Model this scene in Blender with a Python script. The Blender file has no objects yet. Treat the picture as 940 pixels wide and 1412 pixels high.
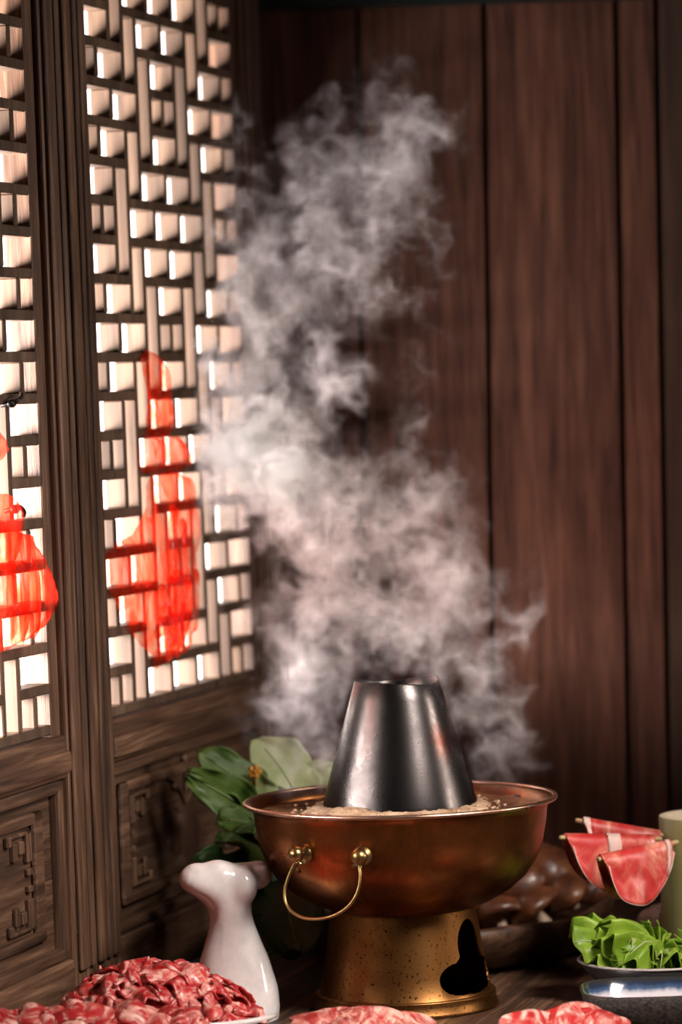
import bpy, bmesh, math, random
import numpy as np
from mathutils import Vector, Matrix, Euler, noise as mnoise

random.seed(7)
sc = bpy.context.scene
COL = sc.collection
R = math.radians

# ------------------------------------------------------------------ camera
F = 5000.0                                   # focal length in pixels of the 940x1412 frame
CAM = Vector((0, -3.94, 0.671))
CROT = (Euler((R(90 - 1.90), 0, 0)).to_matrix() @ Matrix.Rotation(R(-1.75), 3, 'Z'))
cd = bpy.data.cameras.new('camera')
cd.sensor_fit = 'VERTICAL'; cd.sensor_height = 36; cd.sensor_width = 24
cd.lens = 36 * F / 1412
cd.clip_start = 0.05; cd.clip_end = 50
cd.dof.use_dof = True; cd.dof.focus_distance = 3.86; cd.dof.aperture_fstop = 3.4
cam = bpy.data.objects.new('camera', cd); COL.objects.link(cam)
cam.matrix_world = Matrix.Translation(CAM) @ CROT.to_4x4()
sc.camera = cam

# ------------------------------------------------------------------ world, lamps, exposure
w = bpy.data.worlds.new('world'); sc.world = w; w.use_nodes = True
bg = w.node_tree.nodes['Background']
bg.inputs[0].default_value = (1.0, 0.86, 0.78, 1); bg.inputs[1].default_value = 0.012

def area(name, loc, target, sx, sy, power, color):
    l = bpy.data.lights.new(name, 'AREA'); l.shape = 'RECTANGLE'; l.size = sx; l.size_y = sy
    l.energy = power; l.color = color
    o = bpy.data.objects.new(name, l); COL.objects.link(o)
    o.location = loc
    o.rotation_euler = (Vector(target) - Vector(loc)).to_track_quat('-Z', 'Y').to_euler()
    return o
area('daylight_lamp', (-1.00, -0.36, 0.46), (-0.12, 0.30, 0.56), 1.2, 0.32, 185, (1.0, 0.91, 0.88))
kl = area('key_lamp', (0.95, -1.05, 1.30), (0.02, -0.14, 0.10), 0.45, 0.45, 3.7, (1.0, 0.91, 0.85))
kl.data.spread = R(46)
sl_ = area('side_fill_lamp', (1.75, -0.15, 0.85), (-0.25, 0.06, 0.66), 0.35, 0.8, 2.0, (1.0, 0.86, 0.77))  # unseen fill light added to brighten the door fronts from the right
sl_.data.spread = R(50)

vs = sc.view_settings
vs.view_transform = 'Standard'; vs.look = 'None'; vs.gamma = 1; vs.exposure = 0.0
try: vs.use_curve_mapping = False
except Exception: pass
cy = sc.cycles
cy.use_denoising = True
cy.max_bounces = 8; cy.diffuse_bounces = 3; cy.glossy_bounces = 4; cy.transparent_max_bounces = 96
cy.volume_bounces = 2; cy.volume_step_rate = 2.0
cy.sample_clamp_indirect = 6.0
cy.caustics_reflective = False; cy.caustics_refractive = False

# ------------------------------------------------------------------ projection helpers (used to read sizes off the photo)
def ray(px, py):
    return (CROT @ Vector(((px - 470) / F, -(py - 706) / F, -1))).normalized()
def at(px, py, Y):
    d = ray(px, py); return CAM + d * ((Y - CAM.y) / d.y)
DA = math.atan(0.2867)                        # heading of the door leaves away from the camera axis
DT = Vector((math.sin(DA), math.cos(DA), 0)); DN = Vector((math.cos(DA), -math.sin(DA), 0))
DO = Vector((-0.2623, 0.12, 0))               # foot of the far leaf's lattice, on the front plane
def on_door(px, py, off=0.0):                 # -> (u along the doors, z)
    d = ray(px, py); o = DO + DN * off
    t = (o - CAM).dot(DN) / d.dot(DN); p = CAM + d * t
    return (p - DO).dot(DT), p.z

# ------------------------------------------------------------------ materials
MATS = {}
def newmat(name):
    m = bpy.data.materials.new(name); m.use_nodes = True; MATS[name] = m
    nt = m.node_tree; b = nt.nodes['Principled BSDF']
    return m, nt, b
def N(nt, t, **kw):
    n = nt.nodes.new(t)
    for k, v in kw.items():
        if k.startswith('i_'):
            n.inputs[int(k[2:]) if k[2:].isdigit() else k[2:]].default_value = v
        else: setattr(n, k, v)
    return n
def ramp(nt, fac, stops):
    r = N(nt, 'ShaderNodeValToRGB'); e = r.color_ramp.elements
    while len(e) < len(stops): e.new(0.5)
    for i, (p, c) in enumerate(stops):
        e[i].position = p; e[i].color = (*c, 1) if len(c) == 3 else c
    nt.links.new(fac, r.inputs[0]); return r
def coords(nt, scale, rand=True):
    tc = N(nt, 'ShaderNodeTexCoord'); mp = N(nt, 'ShaderNodeMapping'); mp.inputs['Scale'].default_value = scale
    if rand:
        oi = N(nt, 'ShaderNodeObjectInfo')
        mul = N(nt, 'ShaderNodeMath', operation='MULTIPLY'); mul.inputs[1].default_value = 37.0
        nt.links.new(oi.outputs['Random'], mul.inputs[0])
        add = N(nt, 'ShaderNodeVectorMath', operation='ADD')
        nt.links.new(tc.outputs['Object'], add.inputs[0]); nt.links.new(mul.outputs[0], add.inputs[1])
        nt.links.new(add.outputs[0], mp.inputs[0])
    else: nt.links.new(tc.outputs['Object'], mp.inputs[0])
    return mp.outputs[0]
def noise(nt, vec, scale, detail=5, rough=0.6, dist=0.0):
    n = N(nt, 'ShaderNodeTexNoise'); n.inputs['Scale'].default_value = scale; n.inputs['Detail'].default_value = detail
    n.inputs['Roughness'].default_value = rough; n.inputs['Distortion'].default_value = dist
    nt.links.new(vec, n.inputs['Vector']); return n.outputs['Fac']
def bump(nt, b, h, strength, dist=0.002):
    bn = N(nt, 'ShaderNodeBump'); bn.inputs['Strength'].default_value = strength; bn.inputs['Distance'].default_value = dist
    nt.links.new(h, bn.inputs['Height']); nt.links.new(bn.outputs[0], b.inputs['Normal'])
def mix(nt, fac, a, b2, typ='MIX'):
    m = N(nt, 'ShaderNodeMix', data_type='RGBA', blend_type=typ)
    if isinstance(fac, float): m.inputs[0].default_value = fac
    else: nt.links.new(fac, m.inputs[0])
    for sock, v in ((m.inputs[6], a), (m.inputs[7], b2)):
        if isinstance(v, tuple): sock.default_value = (*v, 1)
        else: nt.links.new(v, sock)
    return m.outputs[2]
def wood(name, cols, axis, rough=0.6, gscale=1.0, bstr=0.4, spec=0.35, var=0.25):
    m, nt, b = newmat(name)
    s = [42.0 * gscale] * 3; s[axis] = 2.2 * gscale
    v = coords(nt, s)
    g = noise(nt, v, 1.0, 7, 0.65, 0.6)
    s2 = [9.0] * 3; s2[axis] = 1.6
    st = noise(nt, coords(nt, s2), 1.0, 4, 0.6, 0.8)
    c = ramp(nt, g, [(0.28, cols[0]), (0.52, cols[1]), (0.75, cols[2])]).outputs[0]
    dk = ramp(nt, st, [(0.3, (0.45, 0.42, 0.42)), (0.65, (1.15, 1.1, 1.05))]).outputs[0]
    c = mix(nt, 0.8, c, dk, 'MULTIPLY')
    oi = N(nt, 'ShaderNodeObjectInfo')
    tr = ramp(nt, oi.outputs['Random'], [(0, (1 - var,) * 3), (1, (1 + var * 0.6,) * 3)]).outputs[0]
    c = mix(nt, 1.0, c, tr, 'MULTIPLY')
    nt.links.new(c, b.inputs['Base Color'])
    b.inputs['Roughness'].default_value = rough; b.inputs['Specular IOR Level'].default_value = spec
    bump(nt, b, g, bstr, 0.0015)
    return m
W_WALL = wood('wall_wood', [(0.036, 0.014, 0.009), (0.135, 0.057, 0.036), (0.25, 0.112, 0.072)], 2, 0.55, 2.2, 0.35, 0.3, 0.2)
W_DOORZ = wood('door_wood_upright', [(0.030, 0.014, 0.008), (0.115, 0.060, 0.034), (0.27, 0.16, 0.10)], 2, 0.55, 2.6, 0.9)
W_DOORX = wood('door_wood_level', [(0.030, 0.014, 0.008), (0.115, 0.060, 0.034), (0.27, 0.16, 0.10)], 0, 0.55, 2.6, 0.9)
W_BAR = wood('lattice_wood', [(0.050, 0.030, 0.018), (0.115, 0.072, 0.046), (0.19, 0.125, 0.083)], 2, 0.65, 1.0, 0.3, 0.3, 0.12)
W_TABLE = wood('table_wood', [(0.012, 0.006, 0.004), (0.09, 0.046, 0.027), (0.30, 0.17, 0.10)], 1, 0.5, 2.0, 1.0)
W_TRAY = wood('tray_wood', [(0.02, 0.011, 0.007), (0.13, 0.065, 0.036), (0.27, 0.15, 0.085)], 0, 0.45, 2.0, 0.6)
W_POST = wood('post_wood', [(0.03, 0.015, 0.010), (0.075, 0.038, 0.024), (0.12, 0.065, 0.04)], 2, 0.65, 1.0, 0.5)

def plain(name, col, rough=0.5, metal=0.0, spec=0.5, **kw):
    m, nt, b = newmat(name)
    vv = coords(nt, (60, 60, 60)); n = noise(nt, vv, 1.0, 4, 0.6)
    c = ramp(nt, n, [(0.3, tuple(x * 0.88 for x in col)), (0.7, tuple(min(1, x * 1.06) for x in col))]).outputs[0]
    nt.links.new(c, b.inputs['Base Color'])
    b.inputs['Roughness'].default_value = rough; b.inputs['Metallic'].default_value = metal
    b.inputs['Specular IOR Level'].default_value = spec
    for k, v in kw.items(): b.inputs[k].default_value = v
    return m
M_WHITE_WALL = plain('white_plaster', (0.84, 0.83, 0.80), 0.8)
M_FLOOR = plain('dark_floor', (0.05, 0.035, 0.028), 0.6)
M_BEAM = plain('green_black_paint', (0.012, 0.02, 0.018), 0.4)
M_IRON = plain('black_iron', (0.015, 0.013, 0.012), 0.45, 0.6)
M_PORC = plain('white_porcelain', (0.70, 0.635, 0.61), 0.16, 0.0, 0.55)
M_PORC.node_tree.nodes['Principled BSDF'].inputs['Coat Weight'].default_value = 0.5
M_PORC.node_tree.nodes['Principled BSDF'].inputs['Coat Roughness'].default_value = 0.06
M_DARKPLATE = plain('dark_glaze', (0.03, 0.026, 0.026), 0.3)
M_PLATE_RIM = plain('worn_plate_rim', (0.45, 0.38, 0.35), 0.35)
M_STICK = plain('bamboo_stick', (0.62, 0.42, 0.20), 0.5)

def metal(name, c0, c1, c2, rough=(0.25, 0.5), spots=0.0, scale=14):
    m, nt, b = newmat(name)
    v = coords(nt, (1, 1, 1), False)
    n = noise(nt, v, scale, 6, 0.62, 0.5); n2 = noise(nt, v, scale * 32, 3, 0.6)
    c = ramp(nt, n, [(0.3, c0), (0.5, c1), (0.72, c2)]).outputs[0]
    if spots > 0:
        sp = ramp(nt, n2, [(0.33, (1, 1, 1)), (0.40, (0, 0, 0))]).outputs[0]
        c = mix(nt, sp, c, tuple(x * 0.25 for x in c0))
    nt.links.new(c, b.inputs['Base Color']); b.inputs['Metallic'].default_value = 1.0
    rr = ramp(nt, n, [(0.3, (rough[1],) * 3), (0.7, (rough[0],) * 3)]).outputs[0]
    nt.links.new(rr, b.inputs['Roughness'])
    bump(nt, b, n2, 0.06, 0.001)
    return m, nt, b
M_COPPER = metal('aged_copper', (0.10, 0.034, 0.010), (0.27, 0.098, 0.030), (0.48, 0.185, 0.058), (0.24, 0.42))[0]
M_RIM = metal('bright_copper_rim', (0.45, 0.24, 0.16), (0.62, 0.36, 0.25), (0.72, 0.46, 0.33), (0.22, 0.38))[0]
M_BRASS = metal('spotted_brass', (0.11, 0.044, 0.012), (0.23, 0.098, 0.028), (0.33, 0.155, 0.050), (0.32, 0.50), 1.0, 9)[0]
M_BRASSK = metal('polished_brass', (0.24, 0.145, 0.05), (0.40, 0.26, 0.105), (0.52, 0.36, 0.17), (0.22, 0.38))[0]
# chimney steel with a brown-red spot
M_STEEL, nt, b = metal('smoked_steel', (0.030, 0.026, 0.025), (0.062, 0.055, 0.053), (0.115, 0.100, 0.094), (0.20, 0.34), 0.0, 18)
tc = N(nt, 'ShaderNodeTexCoord'); sub = N(nt, 'ShaderNodeVectorMath', operation='DISTANCE')
nt.links.new(tc.outputs['Object'], sub.inputs[0]); sub.inputs[1].default_value = (0.046, -0.040, 0.290)
nz = noise(nt, tc.outputs['Object'], 160, 3)
ad = N(nt, 'ShaderNodeMath', operation='MULTIPLY_ADD'); ad.inputs[1].default_value = 0.03
nt.links.new(nz, ad.inputs[0]); nt.links.new(sub.outputs['Value'], ad.inputs[2])
spot = ramp(nt, ad.outputs[0], [(0.020, (1, 1, 1)), (0.040, (0, 0, 0))]).outputs[0]
old = b.inputs['Base Color'].links[0].from_socket
nt.links.new(mix(nt, spot, old, (0.085, 0.036, 0.027)), b.inputs['Base Color'])

def meat(name, red, fat, lo, hi, sc_=55, coat=0.25, stretch=(1, 0.45, 1)):
    m, nt, b = newmat(name)
    v = coords(nt, stretch); n = noise(nt, v, sc_, 5, 0.6, 1.6); n2 = noise(nt, v, sc_ * 2.6, 4, 0.6, 1.0)
    c = ramp(nt, n, [(lo, red), ((lo + hi) / 2, tuple((a * 0.7 + f * 0.3) for a, f in zip(red, fat))), (hi, fat)]).outputs[0]
    dk = ramp(nt, n2, [(0.3, (0.72, 0.6, 0.6)), (0.6, (1.08, 1.05, 1.05))]).outputs[0]
    nt.links.new(mix(nt, 0.8, c, dk, 'MULTIPLY'), b.inputs['Base Color'])
    b.inputs['Roughness'].default_value = 0.38; b.inputs['Coat Weight'].default_value = coat
    b.inputs['Coat Roughness'].default_value = 0.2
    b.inputs['Subsurface Weight'].default_value = 0.15; b.inputs['Subsurface Radius'].default_value = (0.006, 0.002, 0.0015)
    bump(nt, b, n2, 0.25, 0.001)
    return m
M_MEAT = meat('marbled_meat', (0.40, 0.014, 0.018), (0.80, 0.42, 0.35), 0.47, 0.62, 80)
M_MEAT2 = meat('marbled_meat_pale', (0.46, 0.026, 0.026), (0.82, 0.48, 0.39), 0.40, 0.60, 50)
M_HANG = meat('thin_meat', (0.58, 0.040, 0.036), (0.86, 0.36, 0.25), 0.43, 0.60, 16, 0.10, (1, 1, 0.7))
M_FAT = plain('white_fat', (0.80, 0.56, 0.48), 0.45)

def leaf(name, c0, c1, trans=0.3, rough=0.45, scale=30):
    m, nt, b = newmat(name)
    v = coords(nt, (1, 1, 1)); n = noise(nt, v, scale, 5, 0.6, 0.4); n2 = noise(nt, v, scale * 5, 3)
    c = ramp(nt, n, [(0.3, c0), (0.7, c1)]).outputs[0]
    nt.links.new(c, b.inputs['Base Color']); b.inputs['Roughness'].default_value = rough
    tr = N(nt, 'ShaderNodeBsdfTranslucent'); nt.links.new(c, tr.inputs[0])
    ms = N(nt, 'ShaderNodeMixShader'); ms.inputs[0].default_value = trans
    nt.links.new(b.outputs[0], ms.inputs[1]); nt.links.new(tr.outputs[0], ms.inputs[2])
    nt.links.new(ms.outputs[0], nt.nodes['Material Output'].inputs[0])
    bump(nt, b, n2, 0.3, 0.001)
    return m
M_LETT = leaf('lettuce_green', (0.15, 0.30, 0.012), (0.46, 0.64, 0.07), 0.4, 0.40)
M_LETT2 = leaf('lettuce_pale', (0.36, 0.46, 0.08), (0.66, 0.68, 0.30), 0.3, 0.4)
M_GREEN = leaf('green_leaf', (0.045, 0.10, 0.014), (0.15, 0.25, 0.045), 0.25)
M_GREEN_D = leaf('dark_green_leaf', (0.018, 0.055, 0.010), (0.05, 0.12, 0.02), 0.2)
M_GREEN_P = leaf('pale_green_leaf', (0.27, 0.33, 0.12), (0.46, 0.50, 0.26), 0.25)
M_RIB = leaf('leaf_rib', (0.25, 0.34, 0.12), (0.42, 0.48, 0.22), 0.2)
M_PETAL = plain('orange_petal', (0.62, 0.28, 0.03), 0.5)

# ------------------------------------------------------------------ mesh helpers
def link(name, me, mat=None, parent=None, smooth=False):
    o = bpy.data.objects.new(name, me); COL.objects.link(o)
    if mat and not me.materials: me.materials.append(mat)
    if parent: o.parent = parent
    if smooth:
        for p in me.polygons: p.use_smooth = True
    return o
def mesh(name, V, Fc):
    me = bpy.data.meshes.new(name); me.from_pydata([tuple(v) for v in V], [], Fc); me.update(); return me
def obj(name, V, Fc, mat, parent=None, smooth=False): return link(name, mesh(name, V, Fc), mat, parent, smooth)
def bm_obj(name, bm, mat, parent=None, smooth=False):
    me = bpy.data.meshes.new(name); bm.normal_update(); bm.to_mesh(me); bm.free(); return link(name, me, mat, parent, smooth)
def tag(o, label, cat, group=None, kind=None):
    o['label'] = label
    if cat: o['category'] = cat
    if group: o['group'] = group
    if kind: o['kind'] = kind
    return o
def empty(name, loc=(0, 0, 0), rot=(0, 0, 0)):
    o = bpy.data.objects.new(name, None); COL.objects.link(o); o.location = loc; o.rotation_euler = rot
    o.empty_display_size = 0.02; return o
def box_bm(x0, x1, y0, y1, z0, z1, bev=0.0, seg=1):
    bm = bmesh.new(); bmesh.ops.create_cube(bm, size=1)
    bmesh.ops.scale(bm, vec=(x1 - x0, y1 - y0, z1 - z0), verts=bm.verts)
    bmesh.ops.translate(bm, vec=((x0 + x1) / 2, (y0 + y1) / 2, (z0 + z1) / 2), verts=bm.verts)
    if bev > 0: bmesh.ops.bevel(bm, geom=bm.edges[:], offset=bev, segments=seg, affect='EDGES', profile=0.5)
    return bm
def box(name, a, mat, parent=None, bev=0.0, seg=1): return bm_obj(name, box_bm(*a, bev, seg), mat, parent)
def lathe(prof, n=96, closed=False):
    V, Fc = [], []
    k = len(prof)
    for i in range(n):
        a = 2 * math.pi * i / n
        for r, z in prof: V.append((r * math.cos(a), r * math.sin(a), z))
    for i in range(n):
        j = (i + 1) % n
        for q in range(k if closed else k - 1):
            q2 = (q + 1) % k
            Fc.append((i * k + q, j * k + q, j * k + q2, i * k + q2))
    return V, Fc
def tube(pts, rad, n=10, cap=True):
    pts = [Vector(p) for p in pts]; m = len(pts)
    rad = rad if isinstance(rad, (list, tuple)) else [rad] * m
    V, Fc = [], []; up = None
    for i, p in enumerate(pts):
        t = (pts[min(i + 1, m - 1)] - pts[max(i - 1, 0)]).normalized()
        if up is None: up = t.orthogonal().normalized()
        up = (up - t * up.dot(t)).normalized(); s = t.cross(up)
        for j in range(n):
            a = 2 * math.pi * j / n; V.append(p + (up * math.cos(a) + s * math.sin(a)) * rad[i])
    for i in range(m - 1):
        for j in range(n): Fc.append((i * n + j, i * n + (j + 1) % n, (i + 1) * n + (j + 1) % n, (i + 1) * n + j))
    if cap: Fc.append(tuple(range(n))[::-1]); Fc.append(tuple((m - 1) * n + j for j in range(n)))
    return V, Fc
def smooth_path(pts, n=40):
    P = [Vector(p) for p in pts]; P = [P[0] * 2 - P[1]] + P + [P[-1] * 2 - P[-2]]; out = []
    m = len(P) - 3
    for i in range(n):
        s = i / (n - 1) * m; k = min(int(s), m - 1); t = s - k
        a, b_, c, d = P[k:k + 4]
        out.append(0.5 * ((2 * b_) + (c - a) * t + (2 * a - 5 * b_ + 4 * c - d) * t * t + (3 * b_ - a - 3 * c + d) * t ** 3))
    return out
def bake(o):
    dg = bpy.context.evaluated_depsgraph_get(); dg.update()
    me = bpy.data.meshes.new_from_object(o.evaluated_get(dg)); o.modifiers.clear(); o.data = me; return o
def sphere_into(bm, c, r, scale=(1, 1, 1), rot=None, u=20, v=14):
    ret = bmesh.ops.create_uvsphere(bm, u_segments=u, v_segments=v, radius=r); vs_ = ret['verts']
    bmesh.ops.scale(bm, vec=scale, verts=vs_)
    if rot: bmesh.ops.rotate(bm, cent=(0, 0, 0), matrix=rot, verts=vs_)
    bmesh.ops.translate(bm, vec=c, verts=vs_)
def add_vf(bm, V, Fc):
    vv = [bm.verts.new(v) for v in V]
    for f in Fc: bm.faces.new([vv[i] for i in f])

# ------------------------------------------------------------------ setting: floor, walls
WALL_Y = 0.80
fl = box('floor', (-1.6, 1.6, -1.2, 1.1, -0.80, -0.76), M_FLOOR); tag(fl, 'dark plain floor under the table', None, kind='structure')
wb = box('wall_back', (-0.112, 1.45, WALL_Y + 0.022, WALL_Y + 0.06, -0.76, 1.75), W_POST)
tag(wb, 'dark red-brown wall of wide upright boards behind the hot pot', None, kind='structure')
# upright boards; seams read off the photograph
def wx(px, py): return at(px, py, WALL_Y).x
seams = [(-40, None), (493, 500), (667, 681), (850, 866)]
edges = []
for a_, b_ in [(493.5, 503), (668.5, 681), (850.5, 866)]:
    p0 = at(a_, 40, WALL_Y); p1 = at(b_, 930, WALL_Y)
    sl = (p0.x - p1.x) / (p0.z - p1.z); edges.append((p0.x - sl * p0.z, sl))     # x = c + sl*z
wdt = edges[1][0] - edges[0][0]
p0 = at(906, 40, WALL_Y); edges = [(-0.112, 0.0)] + edges + [(p0.x - edges[2][1] * p0.z, edges[2][1])] + [(edges[2][0] + wdt * k, edges[2][1]) for k in range(1, 5)]
for i in range(len(edges) - 1):
    (c0, s0), (c1, s1) = edges[i], edges[i + 1]; g = 0.0022
    bm = box_bm(0, 1, WALL_Y, WALL_Y + 0.022, -0.76, 1.75)
    mid = (c0 + c1) / 2
    for v in bm.verts:
        zz = v.co.z; l = c0 + s0 * zz + g; r = c1 + s1 * zz - g
        v.co.x = (l if v.co.x < 0.5 else r) - mid
    bmesh.ops.bevel(bm, geom=[e for e in bm.edges if abs(e.verts[0].co.z - e.verts[1].co.z) > 1 and e.verts[0].co.y < WALL_Y + 0.01], offset=0.0035, segments=2, affect='EDGES')
    o = bm_obj('plank', bm, W_POST if i == 4 else W_WALL, wb); o.location.x = mid
wl = box('wall_left', (-1.5, -0.116, 0.86, 0.90, -0.76, 1.75), M_WHITE_WALL)
tag(wl, 'brightly lit white wall seen through the lattice openings', None, kind='structure')
tr = box('trim_1', (-0.116, -0.086, 0.735, WALL_Y, 0.0, 1.75), W_POST, None, 0.003)  # post added to stop lamp light leaking through the gap onto the boards
tag(tr, 'dark wooden post added to close the gap between the lattice door and the board wall', None, kind='structure')
# dark beam along the top of the wall
p0 = at(352, 11, WALL_Y - 0.03); p1 = at(580, 2, WALL_Y - 0.03)
bm = box_bm(p0.x, p1.x + 0.3, WALL_Y - 0.03, WALL_Y - 0.0005, 0, 0.05, 0.003)
o = bm_obj('wall_beam', bm, M_BEAM); o.location.z = p0.z - 0.002
tag(o, 'green-black painted board fixed along the top of the board wall', 'board')

# ------------------------------------------------------------------ table
tb = empty('wooden_table', (0.1, 0.05, -0.76))
tag(tb, 'dark weathered plank table carrying the hot pot and dishes', 'table')
TX0, TX1, TY0, TY1 = -1.0, 1.2, -0.75, 0.795
ang = DA; pw = 0.145
def clip_plank(c):
    bm = box_bm(c - pw / 2 + 0.0012, c + pw / 2 - 0.0012, -2, 2, -0.045, 0)
    bmesh.ops.rotate(bm, cent=(0, 0, 0), matrix=Matrix.Rotation(-ang, 3, 'Z'), verts=bm.verts)
    for co, no in (((TX0, 0, 0), (-1, 0, 0)), ((TX1, 0, 0), (1, 0, 0)), ((0, TY0, 0), (0, -1, 0)), ((0, TY1, 0), (0, 1, 0))):
        r = bmesh.ops.bisect_plane(bm, geom=bm.verts[:] + bm.edges[:] + bm.faces[:], plane_co=co, plane_no=no, clear_outer=True)
        ed = [e for e in r['geom_cut'] if isinstance(e, bmesh.types.BMEdge)]
        if ed: bmesh.ops.contextual_create(bm, geom=ed)
    if not bm.faces: bm.free(); return
    bmesh.ops.rotate(bm, cent=(0, 0, 0), matrix=Matrix.Rotation(ang, 3, 'Z'), verts=bm.verts)
    bmesh.ops.recalc_face_normals(bm, faces=bm.faces)
    bmesh.ops.bevel(bm, geom=[e for e in bm.edges if e.calc_length() > 0.05 and max(v.co.z for v in e.verts) > -0.001 and min(v.co.z for v in e.verts) > -0.001], offset=0.002, segments=1, affect='EDGES')
    o = bm_obj('plank', bm, W_TABLE); o.rotation_euler.z = -ang
    o.parent = tb; o.location = (-0.1, -0.05, 0.76)
for k in range(-10, 12): clip_plank(k * pw + 0.03)
for lx, ly in ((TX0 + .06, TY0 + .06), (TX1 - .06, TY0 + .06), (TX0 + .06, TY1 - .06), (TX1 - .06, TY1 - .06)):
    o = box('leg', (lx - .04, lx + .04, ly - .04, ly + .04, -0.76, -0.045), W_POST, None, 0.004); o.parent = tb; o.location = (-0.1, -0.05, 0.76)

# ------------------------------------------------------------------ lattice door leaves
LW = 0.537; PITCH = 0.0444; T = 0.0112; H = (LW - 11 * T) / 12; GW = H + T
ZB = 0.3165; NR = 21
SL, BL, BR, SR = 0.0775, 0.028, 0.026, 0.058         # stile, lattice border | border, stile
OX = SL + BL; FULL = OX + LW + BR + SR
seq = 'DABCBA'                               # rows from the bottom up
SLOT = {'A': {2, 3, 8, 9}, 'B': {3, 4, 7, 8}, 'C': {4, 7}, 'D': {2, 9}}
# vertical boundaries present in a row (grid lines 1..11)
VB = {'A': [2, 3, 4, 6, 8, 9, 10], 'B': [1, 3, 4, 5, 7, 8, 9, 11], 'C': [2, 4, 5, 6, 7, 8, 10], 'D': [1, 2, 3, 5, 7, 9, 10, 11]}
def row(r): return seq[r % 6]
def thru(c, r):                              # does slot column c pass from row r to r+1
    a, b_ = row(r), row(r + 1)
    p = a + b_
    if c in (2, 9): return p in ('DA', 'AD')
    if c in (3, 8): return p in ('AB', 'BA')
    if c in (4, 7): return p in ('BC', 'CB')
    return False
bar_cache = {}
def bar_mesh(L, horiz):
    key = (round(L, 4), horiz)
    if key not in bar_cache:
        if horiz: bm = box_bm(0, L, 0.0, 0.025, -T / 2, T / 2, 0.0012)
        else: bm = box_bm(-T / 2, T / 2, 0.0005, 0.0245, 0, L, 0.0012)
        me = bpy.data.meshes.new('lattice_bar'); bm.to_mesh(me); bm.free(); me.materials.append(W_BAR); bar_cache[key] = me
    return bar_cache[key]

def carve_panel(leaf_, z0, z1):
    u0, u1 = SL, FULL - SR
    pn = box('carved_panel', (u0, u1, 0.016, 0.030, z0, z1), W_DOORX, leaf_); pn.location.y = -0.008
    # raised border: four mitred mouldings
    a, b_, c, d = u0 + 0.055, u1 - 0.055, z0 + 0.028, z1 - 0.028
    def strip(x0, x1, y0, y1, q0, q1): box('border', (x0, x1, y0, y1, q0, q1), W_DOORX, pn, 0.0035, 2)
    strip(a, b_, 0.0095, 0.017, d - 0.013, d); strip(a, b_, 0.0095, 0.017, c, c + 0.013)
    strip(a, a + 0.028, 0.0095, 0.017, c, d); strip(b_ - 0.028, b_, 0.0095, 0.017, c, d)
    # corner frets
    for cx_, sx in ((a + 0.034, 1), (b_ - 0.034, -1)):
        for cz_, sz in ((c + 0.017, 1), (d - 0.017, -1)):
            bm = bmesh.new()
            for (x, q, wq, hq) in ((0, 0, .060, .0045), (0, 0, .014, .034), (.020, .009, .014, .014), (.040, .009, .012, .020), (.0, .040, .012, .008), (.058, 0, .012, .012)):
                b2 = box_bm(min(x * sx, (x + wq) * sx) + cx_, max(x * sx, (x + wq) * sx) + cx_, 0.0105, 0.0165,
                            min(q * sz, (q + hq) * sz) + cz_, max(q * sz, (q + hq) * sz) + cz_, 0.0015)
                me_ = bpy.data.meshes.new('t'); b2.to_mesh(me_); b2.free(); bm.from_mesh(me_); bpy.data.meshes.remove(me_)
            bm_obj('corner_fret', bm, W_DOORZ, pn)
    # vase with sprigs
    uc = (u0 + u1) / 2; zc = c + 0.018
    prof = [(0.000, .040), (.006, .046), (.010, .030), (.018, .052), (.032, .070), (.046, .062), (.056, .030), (.062, .022), (.068, .036), (.071, .036)]
    bm = bmesh.new(); rows_ = []
    for hh, wd in prof:
        rows_.append([bm.verts.new((uc + wd * math.sin(R(t_)), 0.0165 - 0.0075 * math.cos(R(t_)), zc + hh)) for t_ in range(-90, 91, 15)])
    for i in range(len(rows_) - 1):
        for j in range(len(rows_[0]) - 1): bm.faces.new((rows_[i][j], rows_[i][j + 1], rows_[i + 1][j + 1], rows_[i + 1][j]))
    bm_obj('carved_vase', bm, W_DOORZ, pn, True)
    for sx, hh in ((-1, .05), (0, .062), (1, .05), (-.5, .03), (.6, .028)):
        pts = smooth_path([(uc, 0.0155, zc + .07), (uc + sx * .03, 0.013, zc + .07 + hh * .5), (uc + sx * .075, 0.013, zc + .07 + hh * .9)], 10)
        V, Fc = tube(pts, 0.0022, 6)
        bm = bmesh.new(); add_vf(bm, V, Fc)
        sphere_into(bm, pts[-1], 0.007, (1.8, 0.5, 0.8), None, 10, 6); sphere_into(bm, pts[6] + Vector((sx * .012, 0, .006)), 0.005, (1.8, .5, .7), None, 8, 6)
        bm_obj('carved_sprig', bm, W_DOORZ, pn, True)

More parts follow.
